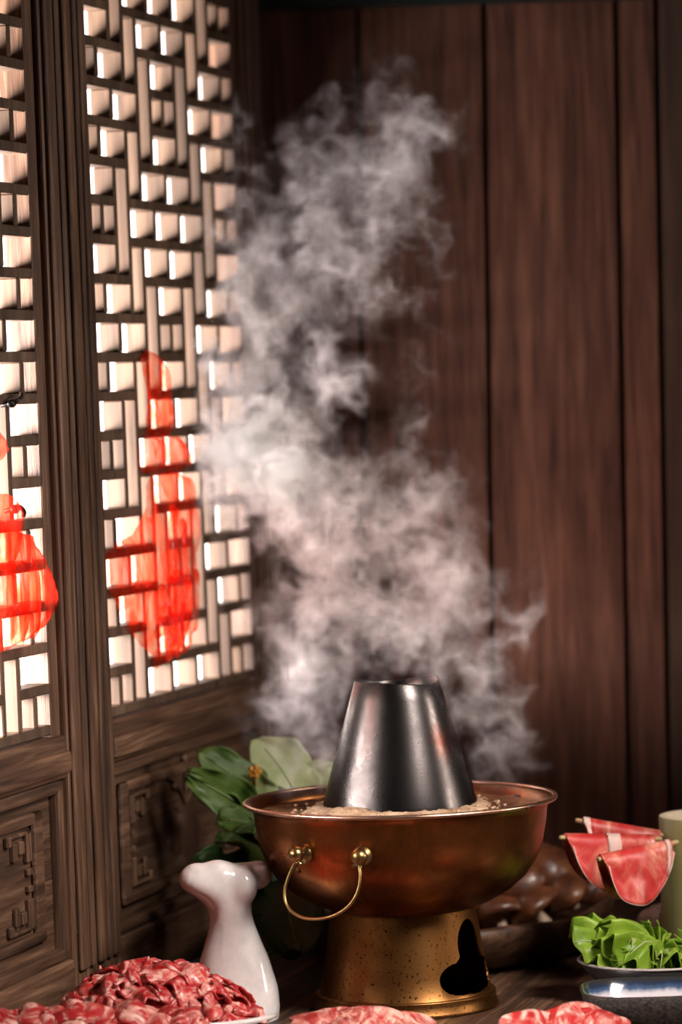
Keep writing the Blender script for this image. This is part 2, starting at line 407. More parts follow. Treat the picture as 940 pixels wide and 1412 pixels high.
def make_leaf():
    L = empty('lattice_door')
    top = ZB + NR * PITCH
    zt = top + T / 2 + 0.09
    for (a, b_, reeds) in ((0.0015, SL, ((0.05, 0.36), (0.46, 0.62), (0.70, 0.96))), (FULL - SR, FULL - 0.0015, ((0.12, 0.60), (0.72, 0.95)))):
        st = box('stile', (a, b_, -0.008, 0.037, 0, zt), W_DOORZ, L, 0.003, 2)
        for k, k2 in reeds:                                                     # raised reeds along the stile
            box('reed', (a + (b_ - a) * k, a + (b_ - a) * k2, -0.0135, -0.006, 0.05, zt - 0.03), W_DOORZ, st, 0.004, 3)
    for a, b_ in ((SL, OX), (OX + LW, OX + LW + BR)):
        box('lattice_frame', (a, b_, -0.001, 0.029, 0.262, zt - 0.01), W_DOORZ, L, 0.0015)
    def rail(z0, z1): return box('rail', (SL, FULL - SR, -0.008, 0.035, z0, z1), W_DOORX, L, 0.004, 2)
    r1 = rail(0.262, ZB - T / 2 - 0.002); box('moulding', (SL, FULL - SR, -0.014, -0.004, 0.268, 0.292), W_DOORX, r1, 0.004, 2)
    rail(0, 0.066); rail(top + T / 2, zt)
    for (c, d) in ((0.246, 0.262), (0.066, 0.080)): box('moulding', (SL, FULL - SR, -0.003, 0.022, c, d), W_DOORX, L, 0.004, 2)
    for a in (SL, FULL - SR - 0.02): box('moulding', (a, a + 0.02, -0.003, 0.022, 0.066, 0.262), W_DOORZ, L, 0.004, 2)
    carve_panel(L, 0.066, 0.262)
    # lattice: level bars cut where slots pass
    ox = OX
    def gx(c): return ox + c * GW - T / 2 if 0 < c < 12 else (ox if c == 0 else ox + LW)
    for r in range(-1, NR):
        zc = ZB + (r + 1) * PITCH - 0.0
        cols = []
        s = 0
        for c in range(13):
            if c == 12 or (0 <= r < NR - 1 and thru(c, r)):
                if c > s:
                    x0 = gx(s); x1 = gx(c)
                    o = link('lattice_bar', bar_mesh(x1 - x0, True), None, L); o.location = (x0, 0, zc)
                s = c + 1
    for g in range(1, 12):
        r = 0
        while r < NR:
            if g in VB[row(r)]:
                e = r
                # run on while a slot beside this line passes through
                while e < NR - 1 and g in VB[row(e + 1)] and (thru(g, e) or thru(g - 1, e)): e += 1
                z0 = ZB + r * PITCH + T / 2; z1 = ZB + (e + 1) * PITCH - T / 2
                o = link('lattice_bar', bar_mesh(z1 - z0, False), None, L); o.location = (gx(g), 0, z0)
                r = e + 1
            else: r += 1
    return L
def copy_tree(o, parent=None):
    c = o.copy(); COL.objects.link(c); c.parent = parent
    for ch in list(o.children): copy_tree(ch, c)
    return c
leafA = make_leaf()
leafB = copy_tree(leafA)
TB = -OX - FULL - 0.003
for lf, t0 in ((leafA, -OX), (leafB, TB)):
    p = DO + DT * t0; lf.location = (p.x, p.y, 0.002); lf.rotation_euler = (R(-0.45), 0, R(90) - DA)
tag(leafA, 'weathered wooden lattice door leaf standing next to the board wall', 'door', 'pair of lattice door leaves')
tag(leafB, 'weathered wooden lattice door leaf with small black iron hooks on its bars', 'door', 'pair of lattice door leaves')
# iron hooks on the near leaf
for (pa, pb) in (((20, 556), (31, 545)), ((24, 702), (33, 714))):
    u, z = on_door(*pa, 0.004); u2, z2 = on_door(*pb, 0.004)
    bm = bmesh.new()
    V, Fc = tube(smooth_path([(u - TB, 0.006, z - .004), (u - TB, -0.010, z), ((u + u2) / 2 - TB, -0.012, (z + z2) / 2), (u2 - TB, -0.008, z2)], 12), 0.0024, 8)
    add_vf(bm, V, Fc); sphere_into(bm, (u - TB, -0.006, z - .002), 0.0055, (1.6, 0.8, 0.9), None, 12, 8)
    bm_obj('iron_hook', bm, M_IRON, leafB, True)

# ------------------------------------------------------------------ red ornaments hung on the lattice
m, nt, b = newmat('red_film')
trn = N(nt, 'ShaderNodeBsdfTransparent')
trl = N(nt, 'ShaderNodeBsdfTranslucent'); trl.inputs[0].default_value = (0.95, 0.06, 0.03, 1)
b.inputs['Base Color'].default_value = (0.62, 0.012, 0.010, 1); b.inputs['Roughness'].default_value = 0.10
vv = coords(nt, (1, 1, 0.35)); n_ = noise(nt, vv, 38, 3, 0.5, 1.6)
lw = N(nt, 'ShaderNodeLayerWeight'); lw.inputs[0].default_value = 0.5
thick = ramp(nt, lw.outputs['Facing'], [(0.72, (0,) * 3), (0.96, (1,) * 3)]).outputs[0]     # film seen edge-on is deeper red
tint = ramp(nt, n_, [(0.38, (1.0, 0.97, 0.95)), (0.50, (1.0, 0.80, 0.68)), (0.66, (1.0, 0.46, 0.32))]).outputs[0]
tint = mix(nt, thick, tint, (0.97, 0.22, 0.13)); nt.links.new(tint, trn.inputs[0])
fr = ramp(nt, n_, [(0.38, (0.02,) * 3), (0.68, (0.22,) * 3)]).outputs[0]
s1 = N(nt, 'ShaderNodeMixShader'); nt.links.new(fr, s1.inputs[0]); nt.links.new(trn.outputs[0], s1.inputs[1]); nt.links.new(trl.outputs[0], s1.inputs[2])
s2 = N(nt, 'ShaderNodeMixShader'); s2.inputs[0].default_value = 0.10
nt.links.new(s1.outputs[0], s2.inputs[1]); nt.links.new(b.outputs[0], s2.inputs[2])
nt.links.new(s2.outputs[0], nt.nodes['Material Output'].inputs[0])
bump(nt, b, n_, 0.5, 0.004)
M_RED = m
def inside(poly, x, y):
    c = False; n = len(poly)
    for i in range(n):
        x1, y1 = poly[i]; x2, y2 = poly[i - 1]
        if (y1 > y) != (y2 > y) and x < (x2 - x1) * (y - y1) / (y2 - y1) + x1: c = not c
    return c
def puffed(name, poly, parent, puff, mat, step=0.007, y0=-0.004, ripple=0.002):
    # poly in (u, z) metres on the door front: closed puffed film shell
    bm = bmesh.new(); vs_ = [bm.verts.new((u, 0, z)) for u, z in poly]; f = bm.faces.new(vs_)
    us = [p[0] for p in poly]; zs = [p[1] for p in poly]
    for k in range(int((max(us) - min(us)) / step) + 1):
        bmesh.ops.bisect_plane(bm, geom=bm.verts[:] + bm.edges[:] + bm.faces[:], plane_co=(min(us) + k * step + .0011, 0, 0), plane_no=(1, 0, 0))
    for k in range(int((max(zs) - min(zs)) / step) + 1):
        bmesh.ops.bisect_plane(bm, geom=bm.verts[:] + bm.edges[:] + bm.faces[:], plane_co=(0, 0, min(zs) + k * step + .0007), plane_no=(0, 0, 1))
    A = np.array(poly); B = np.roll(A, -1, 0)
    def dist(u, z):
        P = np.array((u, z)); d = B - A; t = np.clip(((P - A) * d).sum(1) / ((d * d).sum(1) + 1e-12), 0, 1)
        return float(np.sqrt(((A + d * t[:, None] - P) ** 2).sum(1)).min())
    ds = {v: dist(v.co.x, v.co.z) for v in bm.verts}
    mx = max(ds.values()) + 1e-9
    edge_v = [v for v in bm.verts if ds[v] < 1e-5]
    ret = bmesh.ops.duplicate(bm, geom=bm.verts[:] + bm.edges[:] + bm.faces[:])
    vm = ret['vert_map']
    for v, d in ds.items():
        h = puff * math.sqrt(max(0, 1 - (1 - min(1, d / min(mx, 0.03))) ** 2))
        rp = ripple * math.sin(v.co.x * 150 + 3 * math.sin(v.co.z * 40)) * min(1, d / 0.01)
        v.co.y = y0 - h + rp; vm[v].co.y = y0 + 0.0005 + 0.12 * h * 0
    bmesh.ops.remove_doubles(bm, verts=bm.verts, dist=0.0007)
    return bm_obj(name, bm, mat, parent, True)
def door_poly(pts): return [on_door(x, y, 0.012) for x, y in pts]
orn = empty('red_ornament', leafA.location, leafA.rotation_euler)
tag(orn, 'tapering red glossy film ornament with fringe hanging on the far lattice leaf', 'ornament', 'red ornaments on the lattice')
def loc_poly(pts, t0): return [(u - t0, z) for u, z in door_poly(pts)]
top_ = [(216, 484), (228, 489), (240, 505), (245, 540), (250, 580), (247, 602), (229, 606), (218, 600), (216, 580), (220, 552), (213, 520), (209, 495)]
mid_l = [(216, 600), (233, 606), (236, 640), (233, 652), (213, 655), (205, 640), (207, 612)]
mid_r = [(238, 604), (258, 604), (268, 622), (270, 648), (250, 655), (238, 648)]
body = [(224, 655), (248, 650), (272, 660), (276, 705), (278, 742), (272, 792), (268, 838), (262, 872), (254, 902), (240, 912), (228, 925), (222, 905), (206, 892), (190, 868), (172, 832), (158, 802), (155, 772), (172, 752), (196, 740), (207, 722), (216, 700), (215, 672)]
puffed('film_top', loc_poly(top_, -OX), orn, 0.012, M_RED)
puffed('film_bead', loc_poly(mid_l, -OX), orn, 0.014, M_RED); puffed('film_bead', loc_poly(mid_r, -OX), orn, 0.014, M_RED)
puffed('film_body', loc_poly(body, -OX), orn, 0.016, M_RED)
for k, (xa, ya, xb, yb) in enumerate([(228, 800, 226, 918), (240, 790, 238, 912), (252, 800, 249, 905), (262, 790, 258, 880), (216, 810, 212, 888), (233, 700, 230, 900), (245, 720, 246, 880)]):
    puffed('fringe_strip', loc_poly([(xa - 3, ya), (xa + 3, ya - 4), (xb + 4, yb - 10), (xb, yb), (xb - 4, yb - 8)], -OX), orn, 0.008, M_RED, y0=-0.020, ripple=0.0)
orn2 = empty('red_ornament', leafB.location, leafB.rotation_euler)
tag(orn2, 'round glossy red film ornament hanging on the lattice leaf with the iron hooks', 'ornament', 'red ornaments on the lattice')
bodyB = [(-30, 735), (0, 722), (22, 724), (42, 737), (58, 757), (71, 790), (79, 820), (79, 848), (62, 873), (44, 888), (20, 900), (-6, 905), (-40, 890), (-62, 860), (-70, 820), (-60, 775)]
puffed('film_body', loc_poly(bodyB, TB), orn2, 0.020, M_RED, 0.009)
puffed('film_top', loc_poly([(-12, 684), (4, 684), (16, 700), (17, 740), (12, 775), (-6, 790), (-20, 760), (-20, 705)], TB), orn2, 0.014, M_RED, 0.009, -0.022)
puffed('film_bead', loc_poly([(-25, 600), (-10, 588), (4, 592), (14, 612), (14, 632), (4, 646), (-12, 650), (-26, 632)], TB), orn2, 0.016, M_RED, 0.009)
puffed('film_top', loc_poly([(-12, 478), (0, 486), (3, 500), (-1, 520), (-6, 580), (-16, 590), (-22, 540), (-18, 500)], TB), orn2, 0.012, M_RED, 0.009)
for k, (xa, ya, xb, yb) in enumerate([(2, 730, 6, 890), (14, 735, 22, 896), (30, 742, 38, 886)]):
    puffed('fringe_strip', loc_poly([(xa - 3, ya), (xa + 3, ya - 3), (xb + 5, yb - 70), (xb + 3, yb - 6), (xb, yb), (xb - 5, yb - 50)], TB), orn2, 0.008, M_RED, 0.009, -0.022, 0.0)

# ------------------------------------------------------------------ hot pot
PB = at(560, 1389, 0.0); PX = PB.x
pot = empty('hot_pot', (PX, 0, 0.0005))
tag(pot, 'copper charcoal hot pot with steel chimney on a brass pedestal', 'hot pot')
# bowl: outer then inner wall
outer = [(0.070, .1055), (0.082, .1085), (.098, .1150), (.119, .1270), (.136, .142), (.147, .158), (.1545, .178), (.1585, .200), (.160, .214), (.163, .2205), (.1685, .2235)]
inner = [(.1675, .2255), (.162, .2235), (.157, .2145), (.155, .200), (.150, .178), (.143, .160), (.130, .146), (.112, .133), (.090, .122), (.060, .118), (.0, .118)]
V, Fc = lathe([(0.0, .1050)] + outer + inner, 128); obj('bowl', V, Fc, M_COPPER, pot, True)
V, Fc = lathe([(.1690 + .0028 * math.cos(a), .2245 + .0026 * math.sin(a)) for a in [2 * math.pi * k / 12 for k in range(12)]], 128, True)
obj('rim', V, Fc, M_RIM, pot, True)
# chimney
ch = [(.0855, .150), (.0853, .216), (.0835, .224), (.0795, .240), (.0700, .272), (.0600, .306), (.0515, .336), (.0462, .3535), (.0455, .3545), (.0442, .3535), (.0500, .330), (.058, .30), (.068, .27), (.078, .235), (.081, .150)]
V, Fc = lathe(ch, 128)
V = [(x, y, z + (0.0022 * math.sin(math.atan2(y, x) * 2 + 0.6) + 0.0012 * math.sin(3 * math.atan2(y, x))) * max(0, (z - .33) / .024)) for x, y, z in V]
obj('chimney', V, Fc, M_STEEL, pot, True)
# pedestal with cloud-shaped fire door
ped = [(.0790, .108), (.0806, .095), (.0840, .070), (.0892, .040), (.0936, .016), (.0946, .0145), (.0915, .0145), (.0872, .040), (.0820, .070), (.0786, .095), (.0770, .108)]
V, Fc = lathe(ped, 160, True); pd = obj('pedestal', V, Fc, M_BRASS, pot, True)
def cloud():
    P = []
    for a in range(-90, 91, 12): P.append((0.0 + .60 * math.sin(R(a)) * .43, .070 + .028 * math.cos(R(a))))        # top lobe (angle half width .26)
    P = [(x, z) for x, z in P][::-1]
    left = [(.25, .060), (.30, .056)] + [(.32 + .27 * math.sin(R(a)), .037 + .017 * math.cos(R(a))) for a in range(0, 181, 15)]
    left = [(x, z) for x, z in left]
    pts = [(x, z) for x, z in P[::-1]]       # from left to right over the top
    right = left + [(.15, .0195), (0, .0185)]
    pts = pts + right + [(-x, z) for x, z in right[::-1][1:]]
    return pts
cl = cloud(); th0 = R(-90 + 57)
bm = bmesh.new(); ins, outs = [], []
for a, z in cl:
    th = th0 + a
    ins.append(bm.verts.new((.055 * math.cos(th), .055 * math.sin(th), z))); outs.append(bm.verts.new((.125 * math.cos(th), .125 * math.sin(th), z)))
n_c = len(cl)
for i in range(n_c): bm.faces.new((ins[i], ins[(i + 1) % n_c], outs[(i + 1) % n_c], outs[i]))
f1 = bm.faces.new(ins[::-1]); f2 = bm.faces.new(outs)
bmesh.ops.triangulate(bm, faces=[f1, f2]); bmesh.ops.recalc_face_normals(bm, faces=bm.faces)
cut = bm_obj('cutter', bm, None, pot)
md = pd.modifiers.new('cut', 'BOOLEAN'); md.operation = 'DIFFERENCE'; md.object = cut; md.solver = 'EXACT'
bpy.context.view_layer.update(); bake(pd); bpy.data.objects.remove(cut)
es = pd.modifiers.new('edge', 'EDGE_SPLIT'); es.split_angle = R(40)
V, Fc = lathe([(.085, .0165), (.0975, .0165), (.0985, .0150), (.0978, .0138), (.0985, .0095), (.1005, .003), (.1020, .0), (.095, .0), (.090, .010), (.085, .0140)], 128, True); obj('foot_ring', V, Fc, M_BRASS, pot, True)
# handles: two knobs and a wire bail, front and far side
def bowl_r(z):
    for (r0, z0), (r1, z1) in zip(outer, outer[1:]):
        if z0 <= z <= z1: return r0 + (r1 - r0) * (z - z0) / (z1 - z0)
    return .159
def handle(th_c, half):
    hd = empty('handle'); hd.parent = pot
    zk = .1830; ends = []
    for s in (-1, 1):
        th = th_c + s * half; d = Vector((math.cos(th), math.sin(th), 0)); r = bowl_r(zk)
        bm = bmesh.new()
        V, Fc = tube([d * (r - .004) + Vector((0, 0, zk)), d * (r + .003) + Vector((0, 0, zk)), d * (r + .004) + Vector((0, 0, zk)), d * (r + .010) + Vector((0, 0, zk))], [.0105, .0105, .0065, .0050], 16); add_vf(bm, V, Fc)
        sphere_into(bm, d * (r + .014) + Vector((0, 0, zk + .001)), .0088)
        # small eye below the ball that carries the wire
        V, Fc = tube([d * (r + .010) + Vector((0, 0, zk - .006)), d * (r + .014) + Vector((0, 0, zk - .012)), d * (r + .009) + Vector((0, 0, zk - .018))], .0022, 8); add_vf(bm, V, Fc)
        bm_obj('knob', bm, M_BRASSK, hd, True); ends.append(d * (r + .0155) + Vector((0, 0, zk - .007)))
    a_, b_ = ends; mid = (a_ + b_) / 2; side = (b_ - a_) / 2; od = Vector((math.cos(th_c), math.sin(th_c), 0))
    pts = []
    for k in range(33):
        q = math.pi * k / 32
        bulge = 1 + .50 * math.sin(q) ** 0.8
        pts.append(mid - side * math.cos(q) * bulge + Vector((0, 0, -.057)) * (math.sin(q) ** 0.85) + od * .016 * math.sin(q) - side.normalized() * .010 * math.sin(q))
    pts = [a_ - side.normalized() * -.008 + Vector((0, 0, -.002))] + pts + [b_ + side.normalized() * -.008 + Vector((0, 0, -.002))]
    V, Fc = tube(pts, .0018, 10); obj('bail', V, Fc, M_BRASSK, hd, True)
handle(R(-90 - 29), R(13.0)); handle(R(90 - 29), R(13.0))

# broth, foam and floating bits
m, nt, b = newmat('broth')
v = coords(nt, (1, 1, 1), False); n1 = noise(nt, v, 28, 5, 0.6, 1.0); n2 = noise(nt, v, 130, 4, 0.6)
nt.links.new(ramp(nt, n1, [(0.35, (0.10, 0.032, 0.016)), (0.6, (0.26, 0.12, 0.055))]).outputs[0], b.inputs['Base Color'])
b.inputs['Roughness'].default_value = 0.12; b.inputs['Coat Weight'].default_value = 0.6; bump(nt, b, n1, 0.5, 0.006); M_BROTH = m
m, nt, b = newmat('foam')
v = coords(nt, (1, 1, 1), False); n1 = noise(nt, v, 40, 4, 0.6); n2 = noise(nt, v, 400, 3, 0.7)
nt.links.new(ramp(nt, n1, [(0.35, (0.27, 0.145, 0.07)), (0.65, (0.56, 0.39, 0.26))]).outputs[0], b.inputs['Base Color'])
b.inputs['Roughness'].default_value = 0.35; bump(nt, b, n2, 0.7, 0.002); M_FOAM = m
V, Fc = [], []
NA, NRr = 128, 22
ZS = .2145
def broth_h(x, y):
    r = math.hypot(x, y)
    h = 0.0022 * mnoise.noise(Vector((x * 45, y * 45, 0))) + 0.0012 * mnoise.noise(Vector((x * 120, y * 120, 3)))
    h += 0.0075 * math.exp(-(((x + .062) / .030) ** 2 + ((y + .085) / .030) ** 2)) + 0.003 * math.exp(-((r - .088) / .012) ** 2)
    return ZS + h * min(1, max(0, (.157 - r) / .012))
for i in range(NA):
    a = 2 * math.pi * i / NA
    for j in range(NRr):
        r = .083 + (.1568 - .083) * j / (NRr - 1); x, y = r * math.cos(a), r * math.sin(a); V.append((x, y, broth_h(x, y)))
for i in range(NA):
    k = (i + 1) % NA
    for j in range(NRr - 1): Fc.append((i * NRr + j, i * NRr + j + 1, k * NRr + j + 1, k * NRr + j))
br = obj('broth', V, Fc, M_BROTH, None, True); br.location = pot.location
tag(br, 'simmering brown broth with tan foam around the chimney of the hot pot', 'broth')
# foam band round the chimney and toward the front left
V, Fc = [], []
for i in range(NA):
    a = 2 * math.pi * i / NA
    wd = .016 + .022 * max(0, math.cos(a - R(-118))) ** 2 + .006 * mnoise.noise(Vector((math.cos(a) * 4, math.sin(a) * 4, 1)))
    for j in range(12):
        t = j / 11; r = .0842 + wd * t; x, y = r * math.cos(a), r * math.sin(a)
        hh = .0032 * math.sqrt(max(0, 1 - t * t)) * (1 + .7 * mnoise.noise(Vector((x * 110, y * 110, 7)))) + .0020 * abs(mnoise.noise(Vector((x * 330, y * 330, 9)))) * (1 - t)
        V.append((x, y, broth_h(x, y) + hh - .0008 * t))
for i in range(NA):
    k = (i + 1) % NA
    for j in range(11): Fc.append((i * 12 + j, i * 12 + j + 1, k * 12 + j + 1, k * 12 + j))
obj('foam', V, Fc, M_FOAM, br, True)
bm = bmesh.new(); rs = random.Random(3)
for k in range(260):
    a = rs.uniform(0, 2 * math.pi); r = .086 + abs(rs.gauss(0, .016)); r = min(r, .15); x, y = r * math.cos(a), r * math.sin(a)
    q = rs.uniform(.0009, .0026); sphere_into(bm, (x, y, broth_h(x, y) + .002), q, (1, 1, .8), None, 8, 6)
o = bm_obj('bubbles', bm, M_FOAM, br, True); o['kind'] = 'stuff'
M_SPICE = plain('dark_spice', (0.03, 0.014, 0.010), 0.4)
for (px, py, q, ang_) in ((714, 1096, .0042, 0.3), (690, 1101, .003, 1.0), (700, 1104, .0026, 2.0)):
    p = at(px, py, 0.0); tt = (ZS + .002 - CAM.z) / (p.z - CAM.z); p = CAM + (p - CAM) * tt
    bm = bmesh.new()
    for j in range(5):
        a = j * 2 * math.pi / 5; sphere_into(bm, (.6 * q * math.cos(a), .6 * q * math.sin(a), 0), q * .55, (1.3, .7, .7), Matrix.Rotation(a, 3, 'Z'), 8, 6)
    o = bm_obj('spice_pod', bm, M_SPICE, None, True); o.location = (p.x, p.y, broth_h(p.x - PX, p.y) + q * .2)
    tag(o, 'tiny dark spice pod floating on the broth', 'spice', 'spice pods floating on the broth')

# ------------------------------------------------------------------ white dish with a tail-shaped handle
def remeshed(name, bm, mat, voxel, smooth_it=8, parent=None):
    o = bm_obj(name, bm, mat, parent)
    r = o.modifiers.new('r', 'REMESH'); r.mode = 'VOXEL'; r.voxel_size = voxel
    s = o.modifiers.new('s', 'SMOOTH'); s.iterations = smooth_it; s.factor = 0.5
    bpy.context.view_layer.update(); bake(o)
    for p in o.data.polygons: p.use_smooth = True
    return o
TY = -0.055
bm = bmesh.new()
def tp(px, py, dy=0.0): return at(px, py, TY + dy)
def ell_loft(secs, n=28):                      # (centre, half width x, half depth y)
    V, Fc = [], []
    for c, a, d in secs:
        for j in range(n):
            q = 2 * math.pi * j / n; V.append((c.x + a * math.cos(q), c.y + d * math.sin(q), c.z))
    for i in range(len(secs) - 1):
        for j in range(n): Fc.append((i * n + j, i * n + (j + 1) % n, (i + 1) * n + (j + 1) % n, (i + 1) * n + j))
    Fc.append(tuple(range(n))[::-1]); Fc.append(tuple((len(secs) - 1) * n + j for j in range(n))); return V, Fc
s_ = 0.000775
secs = []
for yl, xl, xr, dp in ((1412, 250, 385, .050), (1390, 256, 387, .046), (1365, 262, 385, .040), (1345, 267, 379, .034), (1320, 275, 371, .028), (1300, 281, 362, .024), (1280, 287, 354, .0215), (1266, 289, 349, .021), (1254, 286, 347, .0215), (1243, 279, 348, .0225),
                       (1234, 269, 353, .0235), (1225, 259, 359, .0240), (1216, 252, 365, .0235), (1208, 250, 369, .0220), (1201, 252, 370, .0195), (1195, 259, 369, .0155), (1190, 268, 366, .0090)):
    c = tp((xl + xr) / 2, yl); secs.append((c, (xr - xl) / 2 * s_, dp))
V, Fc = ell_loft(secs, 40)
cxr, cxd = tp(338, 1222).x, tp(326, 1190).x; zf0, zf1 = tp(300, 1256).z, tp(300, 1215).z
V2 = []
for x, y, z in V:
    f_ = min(1, max(0, (z - zf0) / (zf1 - zf0))); f_ = f_ * f_ * (3 - 2 * f_)
    yy = y + f_ * .42 * (x - tp(318, 1222).x)                       # left fluke swings forward, right fluke back
    if y < TY: yy -= f_ * .0075 * math.exp(-((x - cxr) / .0085) ** 2) - f_ * .004 * math.exp(-((x - tp(352, 1210).x) / .010) ** 2)
    zz = z - f_ * .0034 * math.exp(-((x - cxd) / .010) ** 2)
    bmp = f_ * .0016 * mnoise.noise(Vector((x * 90, yy * 90, z * 90)))
    x += bmp * (1 if x > tp(318, 1222).x else -1); yy += bmp * (1 if y > TY else -1)
    V2.append((x, yy, zz))
add_vf(bm, V2, Fc)
sphere_into(bm, tp(272, 1212, -.012), .0165, (1.25, 1.0, 1.10)); sphere_into(bm, tp(300, 1211, -.006), .0200, (1.35, 1.1, 1.02))
sphere_into(bm, tp(335, 1222, -.009), .0150, (1.1, 1.1, 1.45)); sphere_into(bm, tp(357, 1206, .010), .0135, (1.1, 1.3, 1.18))
dish = empty('serving_dish', (tp(318, 1400).x - .070, TY - .085, 0.0005))
tag(dish, 'white porcelain dish with upright tail-shaped handle holding marbled meat', 'dish')
tl = remeshed('tail_handle', bm, M_PORC, 0.0024, 26); tl.parent = dish; tl.location = -dish.location
bm = bmesh.new()
# oval dish spreading out from the foot of the tail
dc = Vector((tp(318, 1400).x - .070, TY - .085, 0))
def dish_pts(n=64): return [(0.122 * math.cos(2 * math.pi * i / n), 0.098 * math.sin(2 * math.pi * i / n)) for i in range(n)]
prof_d = [(0.0, .003), (.62, .003), (.70, .004), (.90, .013), (1.0, .021), (1.0, .026), (.96, .0265), (.86, .0185), (.72, .0115), (.5, .010), (0.0, .010)]
V, Fc = [], []; DPT = dish_pts(); k = len(prof_d); n = len(DPT)
for (x, y) in DPT:
    dd_ = math.hypot(dc.x + x - tp(318, 1400).x, dc.y + y - TY); low = 1 - .85 * math.exp(-(dd_ / .10) ** 2)
    for f_, z in prof_d: V.append((dc.x + x * f_, dc.y + y * f_, z if f_ < .8 else .004 + (z - .004) * low))
for i in range(n):
    for q in range(k - 1): Fc.append((i * k + q, ((i + 1) % n) * k + q, ((i + 1) % n) * k + q + 1, i * k + q + 1))
add_vf(bm, V, Fc); bmesh.ops.remove_doubles(bm, verts=bm.verts, dist=1e-5)
pl_ = bm_obj('plate', bm, M_PORC, dish, True); pl_.location = -dish.location

# ------------------------------------------------------------------ meat slices
def slice_mesh(rng, a, b_, fold, bend, thick=0.0022, nu=22, nv=14, nf=2.4):
    V = []; ph = rng.uniform(0, 6); ph2 = rng.uniform(0, 6); sd = rng.uniform(0, 100)
    curl = rng.uniform(0.2, 1.0)
    for i in range(nu):
        for j in range(nv):
            u = -1 + 2 * i / (nu - 1); v = -1 + 2 * j / (nv - 1)
            ed = 1 + .22 * mnoise.noise(Vector((math.cos(math.atan2(v, u)) * 2.2, math.sin(math.atan2(v, u)) * 2.2, sd)))
            k = (1 - .16 * (u * u * v * v)) * ed
            x, y = u * a * k, v * b_ * k
            z = fold * math.sin(u * nf * 2 + ph + .8 * v) * (.6 + .4 * v) + .5 * fold * math.sin(v * 3 + ph2 + u) + .5 * fold * mnoise.noise(Vector((u * 2, v * 2, sd)))
            z -= bend * ((x / a) ** 2 * a + (y / b_) ** 2 * b_ * .8)
            z += curl * fold * max(0, abs(v) - .6) * 2
            V.append((x * (1 - .12 * abs(math.sin(u * nf + ph))), y, z))
    Fc = [(i * nv + j, (i + 1) * nv + j, (i + 1) * nv + j + 1, i * nv + j + 1) for i in range(nu - 1) for j in range(nv - 1)]
    return mesh('meat_slice', V, Fc)
def put_slice(name, me, mat, loc, nrm, spin, label, group, thick=0.0022):
    me.materials.append(mat)
    for p in me.polygons: p.use_smooth = True
    o = bpy.data.objects.new(name, me); COL.objects.link(o)
    q = Vector(nrm).normalized().to_track_quat('Z', 'Y')
    o.rotation_mode = 'QUATERNION'; o.rotation_quaternion = q @ Euler((0, 0, spin)).to_quaternion(); o.location = loc
    s = o.modifiers.new('thickness', 'SOLIDIFY'); s.thickness = thick; s.offset = 0
    tag(o, label, 'meat', group); return o
rng = random.Random(11)
pc = at(212, 1400, -0.15); pc.z = 0.012
GL = 'thin marbled red meat slice heaped on the white dish'
def dome(x, y, hx, hy, hz): return hz * math.sqrt(max(0.0, 1 - (x / hx) ** 2 - (y / hy) ** 2))
hx, hy, hz = .098, .072, .064
cnt = 0
for layer, (fr_, n_) in enumerate(((1.0, 16), (.92, 16), (.74, 14), (.52, 10), (.28, 6), (.0, 1))):
    for k in range(n_):
        a = 2 * math.pi * (k + rng.uniform(-.3, .3)) / n_ + layer * .4
        x, y = hx * fr_ * .93 * math.cos(a), hy * fr_ * .93 * math.sin(a)
        z = dome(x, y, hx, hy, hz)
        nrm = (x / hx ** 2 * .9 + rng.uniform(-3, 3), y / hy ** 2 * .9 + rng.uniform(-4, 4), max(z, .012) / hz ** 2)
        me = slice_mesh(rng, rng.uniform(.020, .036), rng.uniform(.013, .022), rng.uniform(.0030, .0075), rng.uniform(.2, .45), nf=rng.uniform(1.3, 3.0))
        pale = rng.random() < .3
        put_slice('meat_slice', me, M_MEAT2 if pale else M_MEAT, (pc.x + x, pc.y + y, pc.z + z), nrm, rng.uniform(0, 6.28), 'pale fatty pink meat slice heaped on the white dish' if pale else GL, 'meat slices heaped on the white dish'); cnt += 1
# right skirt of the heap toward the tail, and the curl that sticks out
for (px, py, Y, nx, sp) in ((300, 1378, -.165, .5, .3), (318, 1388, -.175, .3, .1), (285, 1392, -.185, .2, 1.2), (330, 1396, -.185, .1, .2), (262, 1372, -.175, .3, .8), (310, 1404, -.20, .1, 2.0)):
    p = at(px, py, Y); me = slice_mesh(rng, .031, .017, .006, .25)
    put_slice('meat_slice', me, M_MEAT, p, (nx, -.35, 1), sp, GL, 'meat slices heaped on the white dish')
p0, p1, p2 = at(322, 1394, -.19), at(340, 1398, -.19), at(356, 1396, -.185)
V, Fc = tube(smooth_path([p0, p1, p2], 14), [.0035 + .0015 * math.sin(i * .6) for i in range(14)], 10)
o = obj('meat_slice', V, Fc, M_MEAT2, None, True); tag(o, 'rolled strip of pink meat sticking out of the heap toward the tail handle', 'meat')
